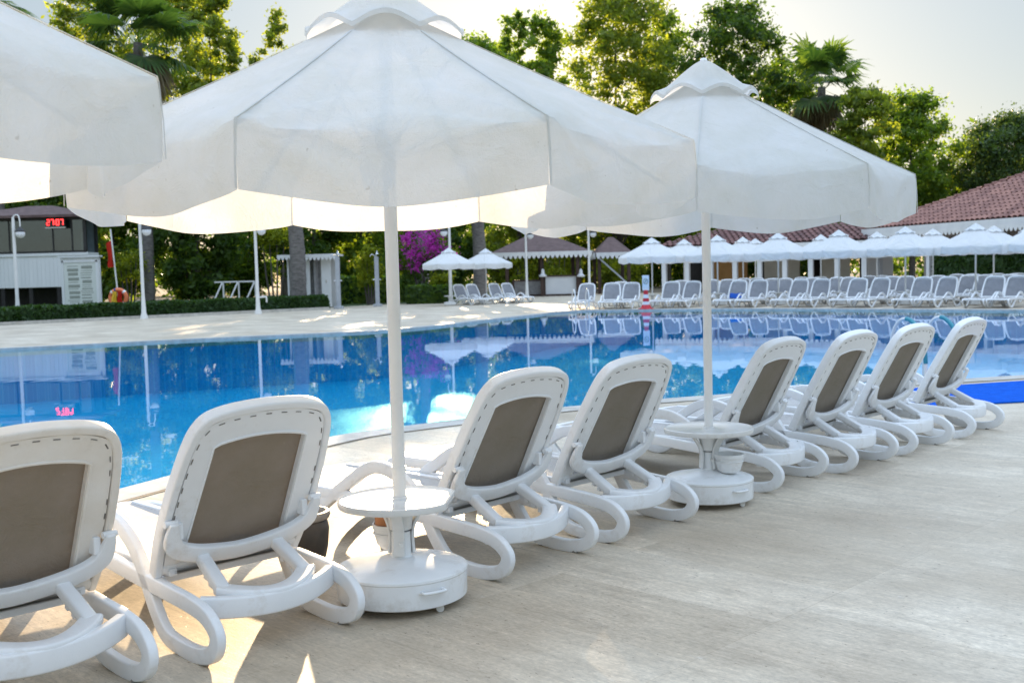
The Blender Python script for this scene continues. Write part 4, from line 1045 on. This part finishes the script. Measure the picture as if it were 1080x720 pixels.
def shower(label, px, py):
    p = gp(px, py); root = thing('shower_post', label, 'shower', p, 0, 'grey pool showers')
    mb = MB(); mb.box((0, 0, .06), (.42, .42, .12)); mb.box((0, 0, 1.25), (.20, .20, 2.5)); mb.build('post', M['grey_post'], root, bevel=.01)
    mb = MB(); mb.tube(catmull([(0, 0, 2.45), (0, -.05, 2.7), (.06, -.25, 2.78), (.1, -.40, 2.70)], 4), .03, 8)
    mb.lathe([(0, 0), (.10, 0), (.04, .06), (0, .06)], 12, (.1, -.40, 2.63)); mb.tube(catmull([(0, 0, 2.5), (-.2, -.1, 2.62), (-.3, -.15, 2.52)], 4), .025, 8); mb.build('shower_head', M['steel'], root, smooth=50)
    mb = MB(); mb.tube([(-.2, 0, 1.35), (.2, 0, 1.35)], .03, 8); mb.build('valve', M['steel'], root, smooth=50)
    return root
shower('grey shower post at the right end of the white shower cabin', 357.5, 325.5)
shower('grey shower post standing alone by the near parasol pole', 398.5, 323)

# ------------------------------------------------------------------ bar gazebo(s)
def gazebo(label, pxl, pxr, Y, eave_py, apex_py, depth, posts, seed, apx=None):
    xl, xr = px_x(pxl, Y), px_x(pxr, Y); c = (xl + xr)/2; w = xr - xl; ez = at((pxl + pxr)/2, eave_py, Y).z; az = at((pxl + pxr)/2, apex_py, Y + depth/2).z
    root = thing('bar_gazebo', label, 'gazebo', (c, Y + depth/2, 0), 0, 'brown roofed gazebos across the pool'); hx, hy = w/2, depth/2
    mb = MB(); mb.add([(-hx, -hy, ez), (hx, -hy, ez), (hx, hy, ez), (-hx, hy, ez), (-hx*.15, 0, az), (hx*.15, 0, az)], [(3, 2, 1, 0), (0, 1, 5, 4), (1, 2, 5), (2, 3, 4, 5), (3, 0, 4)]); mb.build('roof', M['brown_roof'], root)
    mb = MB()
    for a, b in (((-hx, -hy - .03, 0), (hx, -hy - .03, 0)), ((hx + .03, -hy, 0), (hx + .03, hy, 0)), ((-hx - .03, hy, 0), (-hx - .03, -hy, 0))): scallops(mb, a, b, ez + .03, .42, .28)
    mb.build('scalloped_fascia', M['white_wood'], root)
    for x in posts:
        for y in (-hy + .5, hy - .5):
            mb = MB(); mb.box((hx*x, y, ez/2), (.22, .22, ez)); mb.build('post', M['brown_wood'], root, bevel=.01)
    mb = MB()
    for y in (-hy + .5, hy - .5): mb.box((0, y, ez - .14), (w - .6, .14, .2))
    mb.build('beam', M['brown_wood'], root)
    return root, c, ez, hx, hy
gz, gc, gez, ghx, ghy = gazebo('brown hipped bar gazebo with white scalloped eave and counters', 517, 625, 68, 266, 246, 6.0, (-.67, .02, .72), 1)
def counter(root_label, pxl, pxr, Y, z0, z1, panel, name='bar_counter', depth=.7):
    xl, xr = px_x(pxl, Y), px_x(pxr, Y); root = thing(name, root_label, 'bar counter', ((xl + xr)/2, Y + depth/2, 0)); w = xr - xl
    mb = MB(); mb.box((0, 0, (z0 + z1)/2), (w - .1, depth - .1, z1 - z0)); mb.build('panel', panel, root)
    mb = MB(); mb.box((0, 0, z1 + .04), (w + .1, depth + .1, .08)); mb.box((0, -depth/2, z0 + .06), (w, .08, .12))
    for s in (-1, 1): mb.box((s*w/2, -depth/2 + .03, (z0 + z1)/2), (.14, .1, z1 - z0))
    mb.build('trim', M['brown_wood'], root, bevel=.008)
    return root
cw = counter('white panelled bar counter framed in dark wood under the gazebo', 574, 612, 68.6, 0.0, 1.22, M['white_wall'])
counter('grey panelled bar counter at the left end of the gazebo', 541, 572, 69.2, 0.0, .98, M['grey_panel'])
for i, px in enumerate((572.5, 612.5)):
    p = at(px, 286, 68.3); ln = thing('lantern', ['white lantern hanging by the left end of the white counter', 'white lantern hanging by the right end of the white counter'][i], 'lantern', (p.x, p.y, p.z - .15), 0, 'lanterns in the bar gazebo')
    mb = MB(); mb.lathe([(0, -.2), (.24, -.2), (.26, -.12), (.12, 0), (.10, .22), (.05, .3), (0, .32)], 10); mb.build('shade', M['globe'], ln, smooth=40)
    mb = MB(); mb.tube([(0, 0, .3), (0, 0, gez - p.z + .1)], .02, 6); mb.build('cord', M['black'], ln)
gz2 = gazebo('brown hipped gazebo with diagonal brace, right of the bar gazebo', 629, 668, 71, 266.5, 250, 5.0, (-.8, .8), 2)
r2 = gz2[0]; mb = MB(); mb.bar((-ghx*.02 - 1.0, -2.4, 2.4), (1.2, -2.4, 0.3), .10); mb.build('brace', M['grey_post'], r2)

# ------------------------------------------------------------------ long tiled pavilion on the right
def hip_tiles(mb, A, B, C, D, course=.46, pitch=.34, lift=.08):
    """rows of barrel tiles over the roof slope A-B (eave) to D-C (top)"""
    A, B, C, D = map(Vector, (A, B, C, D)); nrm = (B - A).cross(D - A).normalized()
    if nrm.z < 0: nrm = -nrm
    up = (((D + C) - (A + B))/2); e = (B - A).normalized(); sl = (up - e*up.dot(e)); H = sl.length; sl.normalize()
    nr = int(H/course)
    for r_ in range(nr):
        t0, t1 = r_/nr, (r_ + 1.12)/nr
        def edge(t):
            t = min(t, 1.0); return A.lerp(D, t), B.lerp(C, t)
        l0, r0 = edge(t0); n_ = int((r0 - l0).length/pitch)
        for i in range(n_):
            s = i*pitch + pitch*.5*(r_ % 2)*0
            b = l0 + e*s + nrm*lift; q = b + sl*course*1.1 - nrm*.02
            vs = []
            for base in (b, q):
                for a in (-.9, -.45, 0, .45, .9): vs.append(base + e*(pitch*.5 + math.sin(a*1.35)*pitch*.5) + nrm*(math.cos(a*1.5)*.13 - .03))
            mb.add(vs, [(k, k+1, k+6, k+5) for k in range(4)])
def pavilion(label, P0, P1, P2, eave, top, inset, fascia, name, posts, tiles=True, cat='pavilion'):
    """two-sided hipped roof seen from the pool: eave P2 -> P0 (corner) -> P1"""
    root = thing(name, label, cat, (P0[0], P0[1], 0)); o0 = Vector((P0[0], P0[1], 0))
    a = Vector((P1[0], P1[1], 0)) - o0; b = Vector((P2[0], P2[1], 0)) - o0
    Q = [Vector((0, 0, 0)), a, a + b, b]
    ctr = [inset[0]*(a.normalized()) + inset[0]*(b.normalized()) for _ in (0,)][0]
    au, bu = a.normalized(), b.normalized(); hi = inset[0]
    E = [q + Vector((0, 0, eave)) for q in Q]
    T = [au*hi + bu*hi, a - au*hi + bu*hi, a + b - au*hi - bu*hi, b + au*hi - bu*hi]; T = [t + Vector((0, 0, top)) for t in T]
    mb = MB(); mb.add(E + T, [(0, 1, 5, 4), (1, 2, 6, 5), (2, 3, 7, 6), (3, 0, 4, 7), (4, 5, 6, 7), (3, 2, 1, 0)]); rf = mb.build('roof', M['roof'], root)
    if tiles:
        mb = MB(); hip_tiles(mb, E[0], E[1], T[1], T[0]); hip_tiles(mb, E[3], E[0], T[0], T[3])
        for p, q in ((E[0], T[0]),):
            for i in range(26): s = p.lerp(q, i/26); e = p.lerp(q, (i + 1.1)/26); mb.tube([s + Vector((0, 0, .12)), e + Vector((0, 0, .09))], [.16, .12], 8)
        tl = mb.build('roof_tiles', M['roof'], rf, smooth=60)
    mb = MB()
    for p, q in ((Q[0], Q[1]), (Q[3], Q[0])):
        d = (q - p).normalized(); n2 = Vector((d.y, -d.x, 0)); mb.bar(p + n2*.05 + Vector((0, 0, eave - .10)), q + n2*.05 + Vector((0, 0, eave - .10)), .08, .34 if False else .30)
        scallops(mb, p + n2*.10, q + n2*.10, eave - .2, .34, .27)
    mb.build('scalloped_fascia', M['white_wood'], root)
    for (p, q, L_) in ((Q[0] + au*.6 + bu*.6, Q[1] - au*.6 + bu*.6, posts), (Q[0] + au*.6 + bu*.6, Q[3] - bu*.6 + au*.6, posts)):
        for i in range(posts + 1):
            c = p.lerp(q, i/posts)
            mb = MB(); mb.box((c.x, c.y, eave/2 - .1), (.24, .24, eave - .2), rz=math.atan2(a.y, a.x)); mb.build('column', M['white_wall'], root, bevel=.015)
    return root, Q, au, bu
A0 = at(910, 243, 58.5); B0 = at(1130, 226, 44.5)
eA = A0.z
d1 = Vector((B0.x - A0.x, B0.y - A0.y)); d1.normalize(); d2 = Vector((-d1.y, d1.x)); 
if d2.y < 0: d2 = -d2
# the second eave runs away to the right-rear of the corner
Bq = Vector((A0.x, A0.y)) + d1*22; Cq = Vector((A0.x, A0.y)) + d2*16
pv, Qp, au, bu = pavilion('open pavilion with red barrel tile roof and white scalloped eave on the right', (A0.x, A0.y), (Bq.x, Bq.y), (Cq.x, Cq.y), eA, eA + 2.75, (6.5,), .3, 'tiled_pavilion', 5)
# back wall parts of the pavilion: white panels with dark openings
mb = MB(); rr_ = random.Random(8); L1 = 21.0; zt4 = eA - .5
s = .8
while s < L1:
    w = rr_.choice((.9, 1.4, 1.9)); c = au*(s + w/2) + bu*7.0; mb.box((c.x, c.y, zt4/2), (w, .1, zt4), rz=math.atan2(au.y, au.x)); s += w + rr_.choice((.5, .9, 1.6))
mb.build('white_panels', M['white_wall'], pv)
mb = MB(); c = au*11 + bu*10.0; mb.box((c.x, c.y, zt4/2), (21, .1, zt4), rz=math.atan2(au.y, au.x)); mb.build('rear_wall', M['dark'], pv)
# lower brown roofed restaurant behind the far parasols
A1 = at(735, 262, 62); B1 = at(930, 258, 57)
def low_building():
    root = thing('restaurant', 'long low restaurant with brown tiled roof behind the far parasols', 'restaurant', (A1.x, A1.y, 0)); a = Vector((B1.x - A1.x, B1.y - A1.y, 0)); L = a.length; au_ = a.normalized(); nb_ = Vector((-au_.y, au_.x, 0)); ez = A1.z + .1
    ext = -au_*2.6
    mb = MB(); E = [ext, a, a + nb_*7, ext + nb_*7]; mid = [ext + nb_*3.5 + au_*3, a + nb_*3.5 - au_*1]
    mb.add([p + Vector((0, 0, ez)) for p in E] + [p + Vector((0, 0, ez + 1.0)) for p in mid], [(0, 1, 5, 4), (1, 2, 5), (2, 3, 4, 5), (3, 0, 4), (3, 2, 1, 0)]); rf = mb.build('roof', M['roof_dark'], root)
    mb = MB(); hip_tiles(mb, E[0] + Vector((0, 0, ez)), E[1] + Vector((0, 0, ez)), mid[1] + Vector((0, 0, ez + 1.0)), mid[0] + Vector((0, 0, ez + 1.0))); mb.build('roof_tiles', M['roof_dark'], rf, smooth=60)
    mb = MB(); n2 = -nb_; p, q = E[0] + n2*.06, E[1] + n2*.06; scallops(mb, p, q, ez + .02, .40, .27); mb.build('scalloped_fascia', M['white_wood'], root)
    ang = math.atan2(au_.y, au_.x)
    for i in range(9):
        c = E[0].lerp(E[1], (i + .3)/9) + nb_*.5; mb = MB(); mb.box((c.x, c.y, ez/2), (.26, .26, ez), rz=ang); mb.build('column', M['white_wall'], root, bevel=.015)
    # rear wall in differently painted bays; dark ones are interior shade put in as colour
    bays = [('dark', 0, .16), ('ochre', .16, .36), ('dark', .36, .44), ('cream', .44, .60), ('dark', .60, .70), ('cream', .70, .82), ('dark', .82, .88), ('white_wall', .88, 1.0)]
    for nm, t0, t1 in bays:
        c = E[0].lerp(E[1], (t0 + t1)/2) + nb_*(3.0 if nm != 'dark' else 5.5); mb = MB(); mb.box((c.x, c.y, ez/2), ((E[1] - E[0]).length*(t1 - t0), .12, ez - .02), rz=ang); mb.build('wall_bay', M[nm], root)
    return root
low_building()

# ------------------------------------------------------------------ trees and shrubs
GT = 'broadleaf trees beyond the pool'
def T(px, top_py, Y): return at(px, 300, Y), at(px, top_py, Y).z
def put(name, label, px, top, Y, wpx, mat, **kw):
    p, H = T(px, top, Y); p.z = 0; W = wpx/F_PX*Y
    return tree(name, label, 'tree', p, H, W, mat, group=GT, **kw)
LM, LL, LD = M['leaf_mid'], M['leaf_light'], M['leaf_dark']
put('poplar_tree', 'tall yellow-green tree with open crown at the top left edge', 104, -30, 70, 90, LL, shape='poplar', n=60, per=150, leaf=.17, seed=1, clear=.3)
put('poplar_tree', 'tall yellow-green tree behind the palm, between the left and middle parasols', 188, -55, 72, 105, LL, shape='poplar', n=80, per=160, leaf=.17, seed=2, clear=.25)
put('poplar_tree', 'yellow-green tree just right of the left palm', 232, -20, 69, 75, LL, shape='poplar', n=60, per=150, leaf=.17, seed=3, clear=.3)
put('slender_tree', 'sparse tree top peeping over the left slope of the middle parasol', 300, 12, 74, 55, LL, shape='poplar', n=26, per=110, leaf=.16, seed=4, clear=.45)
low = [(-10, 150, 66, 120, LD, 'dark tree behind the kiosk roof'), (60, 170, 64, 110, LD, 'dark green tree right behind the kiosk'), (122, 175, 61, 90, LM, 'green tree behind the red flag'), (205, 165, 60, 110, LD, 'dense dark tree behind the white tube frame'),
       (262, 180, 66, 90, LM, 'green tree left of the shower cabin'), (330, 160, 66, 100, LD, 'dark tree behind the shower cabin'), (385, 172, 68, 90, LM, 'green tree behind the lone shower post'), (432, 178, 72, 80, LM, 'green tree rising behind the bougainvillea'), (478, 165, 80, 70, LD, 'dark tree behind the two small parasols')]
for i, (px, top, Y, w, mt, lab) in enumerate(low):
    put('garden_tree', lab, px, top, Y, w, mt, n=58, per=170, leaf=.17, seed=20 + i, clear=.12)
put('tall_tree', 'tall tree with high crown just right of the middle parasol, leftmost of the tall group', 503, 42, 86, 106, LM, n=110, per=190, leaf=.19, seed=40, clear=.52)
put('slender_tree', 'added sparse tree dappling the sun, hidden behind the middle parasol canopy', 446, 78, 84, 76, LM, n=12, per=60, leaf=.2, seed=57, clear=.55)  # unseen tree added in the sun gap to break up the light patches
put('tall_tree', 'loose tree with feathery top between the high crown and the narrow tall tree', 549, 14, 90, 46, LM, shape='poplar', n=40, per=150, leaf=.19, seed=52, clear=.35)
put('tall_tree', 'narrow tall tree with gaps in its crown, second of the tall group', 580, 18, 84, 70, LM, shape='poplar', n=54, per=150, leaf=.18, seed=41, clear=.25)
put('tall_tree', 'tallest tree with yellow-green crown reaching the top of the photo', 655, -45, 88, 125, LL, shape='poplar', n=110, per=170, leaf=.20, seed=42, clear=.2)
put('tall_tree', 'tall green tree between the tallest tree and the round dark one', 705, 10, 92, 80, LM, shape='poplar', n=60, per=150, leaf=.19, seed=43, clear=.2)
put('dark_round_tree', 'round dark green tree above the domed vent cap of the second parasol', 775, 2, 86, 120, LD, n=100, per=190, leaf=.18, seed=44, clear=.25)
put('dark_round_tree', 'dark tree below the palm, right of the second parasol cap', 835, 62, 92, 80, LM, n=50, per=170, leaf=.18, seed=45, clear=.25)
put('garden_tree', 'yellow-green tree right of the right-hand palm', 913, 92, 80, 75, LL, n=60, per=170, leaf=.18, seed=46, clear=.3)
put('garden_tree', 'bright green tree above the left end of the tiled roof', 962, 98, 84, 95, LM, n=70, per=180, leaf=.18, seed=47, clear=.25)
put('garden_tree', 'green tree behind the right slope of the second parasol', 893, 140, 96, 90, LM, n=50, per=150, leaf=.2, seed=51, clear=.2)
put('pine_tree', 'dark pine spreading above the tiled roof at the right edge', 1062, 122, 84, 120, M['leaf_pine'], shape='umbrella', n=70, per=200, leaf=.15, seed=48, clear=.25)
put('pine_tree', 'small dark pine left of the big pine above the tiled roof', 1015, 182, 88, 60, M['leaf_pine'], n=36, per=160, leaf=.15, seed=49, clear=.25)
# the tree mass low behind the bar, seen lit through from behind
for i, (px, top, Y, w, mt, lab) in enumerate([(545, 200, 92, 90, LL, 'light green tree behind the left half of the bar gazebo'), (605, 190, 94, 95, LL, 'light green tree behind the right half of the bar gazebo'), (672, 200, 96, 95, LM, 'green tree behind the small gazebo'), (740, 205, 98, 110, LM, 'green tree behind the left end of the restaurant roof'), (815, 205, 100, 110, LD, 'dark tree behind the middle of the restaurant roof')]):
    put('garden_tree', lab, px, top, Y, w, mt, n=54, per=160, leaf=.2, seed=60 + i, clear=.05)
def pput(label, px, hub_py, Y, tr, fr, seed, **kw):
    p = at(px, 300, Y); p.z = 0; return palm('palm_tree', label, p, at(px, hub_py, Y).z, tr, frond=fr, seed=seed, **kw)
pput('fan palm with drooping dry leaves between the left and middle parasols', 157, 45, 58, .27, 3.5, 5, nf=34, dry=18)
pput('fan palm rising above the right slope of the second parasol', 868, 92, 84, .35, 4.0, 6, nf=30, dry=16)
pput('fan palm whose thick trunk stands in front of the shower cabin', 314, 140, 53.2, .36, 2.2, 7, nf=26, dry=10)
pput('fan palm with thick trunk behind the second small parasol', 506, 150, 64, .36, 2.3, 8, nf=26, dry=10)
pput('fan palm with trunk behind the bougainvillea', 446, 150, 62, .30, 2.2, 9, nf=24, dry=8)
pput('fan palm showing one frond at the upper left corner', 2, -2, 60, .3, 2.4, 10, nf=22, dry=6)
# bougainvillea
bp_ = at(447, 300, 59); bp_.z = 0
bg = thing('bougainvillea', 'magenta bougainvillea bush left of the small parasols', 'shrub', bp_)
g = np.random.default_rng(5); cs = [(g.uniform(-1.5, 1.5), g.uniform(-.6, .6), g.uniform(1.9, 3.9)) for _ in range(24)]
leaf_obj('bracts', leaf_cloud(cs, [g.uniform(.30, .5) for _ in cs], 90, .09, seed=3), M['bougain'], bg)
cs = [(g.uniform(-1.7, 1.7), g.uniform(-.3, .9), g.uniform(.5, 3.2)) for _ in range(30)]
leaf_obj('foliage', leaf_cloud(cs, [g.uniform(.4, .7) for _ in cs], 130, .11, seed=4), M['leaf_dark'], bg)
mb = MB()
for x in (-.7, 0, .7): mb.tube([(x*.2, 0, 0), (x*.6, .1, 1.2), (x, 0, 2.6)], [.08, .06, .03], 7)
mb.build('stems', M['bark'], bg, smooth=60)
hedge('shrub_border', 'dark low shrub border left of the four loungers', at(428, 300, 57.5), at(482, 300, 57.5), 1.4, .9, M['leaf_dark'], leaf=.10, dens=150, seed=11)
M['leaf_backlit_tint'] = mat_leaf('backlit_tint_leaf', (0.09, 0.14, 0.012), (0.34, 0.38, 0.03), 0.5, (1.8, 1.7, 0.6))  # glow of sun through the leaves put into the yellow-green base colour
def shrub(label, px, py0, py1, Y, wpx, mat, seed, leaf=.11, n=26, per=130):
    a_ = at(px, py1, Y); W_ = wpx/F_PX*Y; z0, z1 = max(0.2, a_.z), at(px, py0, Y).z
    root = thing('backlit_tint_shrub', label, 'shrub', (a_.x, Y, 0), 0, 'backlit-tinted shrubs beyond the pool'); g = np.random.default_rng(seed)
    cs = [(g.uniform(-.5, .5)*W_, g.uniform(-.4, .4), g.uniform(z0, z1)) for _ in range(n)]
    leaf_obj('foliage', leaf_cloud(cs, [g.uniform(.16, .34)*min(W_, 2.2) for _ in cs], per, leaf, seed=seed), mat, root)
    mb = MB()
    for k in range(4): x = (k - 1.5)*W_*.22; mb.tube([(x*.4, 0, 0), (x*.8, .05, z1*.4), (x, 0, z1*.85)], [.06, .045, .02], 6)
    mb.build('stems', M['bark'], root, smooth=60)
shrub('backlit-tinted shrub seen behind the left part of the bar gazebo', 556, 262, 300, 79, 24, M['leaf_backlit_tint'], 101)
shrub('backlit-tinted shrub seen above the white bar counter', 588, 262, 300, 78, 26, M['leaf_backlit_tint'], 102)
shrub('backlit-tinted shrub seen at the right end of the white bar counter', 607, 264, 300, 78.5, 14, M['leaf_backlit_tint'], 103)
shrub('backlit-tinted shrub behind the small gazebo right of the bar', 640, 268, 302, 80, 22, M['leaf_backlit_tint'], 104)
shrub('backlit-tinted shrub behind the red striped cone', 668, 272, 305, 80, 26, M['leaf_backlit_tint'], 105)
shrub('backlit-tinted shrub low between the bougainvillea and the small parasol', 466, 292, 308, 58.4, 18, M['leaf_backlit_tint'], 106, leaf=.08)
shrub('backlit-tinted shrub high to the right of the third lamp post', 288, 240, 254, 59, 34, M['leaf_backlit_tint'], 107, leaf=.09)
shrub('backlit-tinted shrub behind the lone shower post', 390, 262, 300, 59, 22, M['leaf_backlit_tint'], 108, leaf=.08)
shrub('backlit-tinted shrub behind the flag pole', 136, 262, 300, 57, 26, M['leaf_backlit_tint'], 109, leaf=.08, n=14)
hedge('garden_hedge', 'tall dark hedge behind the lone shower post', at(345, 300, 60), at(428, 300, 63), 1.5, 1.5, M['leaf_mid'], leaf=.10, dens=90, seed=14)
hedge('garden_hedge', 'clipped dark hedge under the tiled pavilion eave at the right edge', at(985, 300, 53), at(1110, 300, 46.5), 1.0, 1.75, M['leaf_hedge'], leaf=.08, dens=120, seed=13)
# far-off wood that reads as one mass
g = np.random.default_rng(77); cs = []; rs = []
for i in range(760):
    px = g.uniform(-300, 1400); Y = g.uniform(104, 135); p = at(px, 300, Y); gap = 1.0 if not (390 < px < 520) else .68
    cs.append((p.x, Y, g.uniform(.2, 14.0)*gap)); s_ = g.uniform(1.6, 3.0); rs.append((s_, s_, s_*.8))
o = leaf_obj('distant_wood', leaf_cloud(cs, rs, 120, .36, seed=78), M['leaf_dark']); tag(o, 'dark mass of distant woodland behind all the garden trees', 'woodland', kind='stuff')

# ------------------------------------------------------------------ camera
cam = bpy.data.cameras.new('camera'); co = bpy.data.objects.new('camera', cam); COL.objects.link(co)
Rv, Fv, Uv = Vector((1, 0, 0)), Vector((0, _cp, -_sp)), Vector((0, _sp, _cp))
rx = Rv*_cr + Uv*_sr; ux = Uv*_cr - Rv*_sr
mat4 = Matrix((rx, ux, -Fv)).transposed().to_4x4(); mat4.translation = Vector((0, 0, EYE)); co.matrix_world = mat4
cam.sensor_width = 36; cam.lens = 36*F_PX/1080; cam.clip_end = 3000; cam.clip_start = .05
cam.dof.use_dof = True; cam.dof.focus_distance = 5.6; cam.dof.aperture_fstop = 4.8
scene.camera = co

# ------------------------------------------------------------------ light
EL, AZ = R(11.5), R(-4.5)      # azimuth from +Y towards +X
sun = bpy.data.lights.new('sun', 'SUN'); so = bpy.data.objects.new('sun', sun); COL.objects.link(so)
sd = Vector((math.sin(AZ)*math.cos(EL), math.cos(AZ)*math.cos(EL), math.sin(EL)))
so.rotation_euler = sd.to_track_quat('Z', 'Y').to_euler()
sun.energy = 4.0; sun.angle = R(0.55); sun.color = (1.0, 0.73, 0.43)
w = bpy.data.worlds.new('World'); scene.world = w; w.use_nodes = True
nt = w.node_tree; bgn = nt.nodes['Background']
sky = nt.nodes.new('ShaderNodeTexSky'); sky.sky_type = 'NISHITA'; sky.sun_disc = False
sky.sun_elevation = EL; sky.sun_rotation = -AZ; sky.air_density = 1.0; sky.dust_density = 0.8; sky.ozone_density = 1.6
veil = nt.nodes.new('ShaderNodeMix'); veil.data_type = 'RGBA'; veil.inputs['Factor'].default_value = 0.89     # bright high haze over the clear sky
tcw = nt.nodes.new('ShaderNodeTexCoord'); sx = nt.nodes.new('ShaderNodeSeparateXYZ'); nt.links.new(tcw.outputs['Generated'], sx.inputs[0])
rpw = nt.nodes.new('ShaderNodeValToRGB'); ew = rpw.color_ramp.elements; ew[0].position = 0.0; ew[0].color = (0.85, 1.0, 1.09, 1)
ew[1].position = 0.9; ew[1].color = (4.8, 6.0, 7.8, 1); e3 = ew.new(0.25); e3.color = (1.15, 1.38, 1.58, 1); nt.links.new(sx.outputs['Z'], rpw.inputs['Fac'])
nt.links.new(rpw.outputs[0], veil.inputs['B']); nt.links.new(sky.outputs[0], veil.inputs['A'])
nt.links.new(veil.outputs['Result'], bgn.inputs['Color']); bgn.inputs['Strength'].default_value = 0.12
vs_ = scene.view_settings; vs_.view_transform = 'Standard'; vs_.look = 'None'; vs_.exposure = 1.56; vs_.gamma = 1.0; vs_.use_curve_mapping = False
scene.render.engine = 'CYCLES'
cy = scene.cycles; cy.max_bounces = 10; cy.transparent_max_bounces = 12; cy.diffuse_bounces = 4; cy.glossy_bounces = 4; cy.transmission_bounces = 6
cy.use_denoising = True; cy.sample_clamp_indirect = 8.0
cy.caustics_reflective = False; cy.caustics_refractive = False
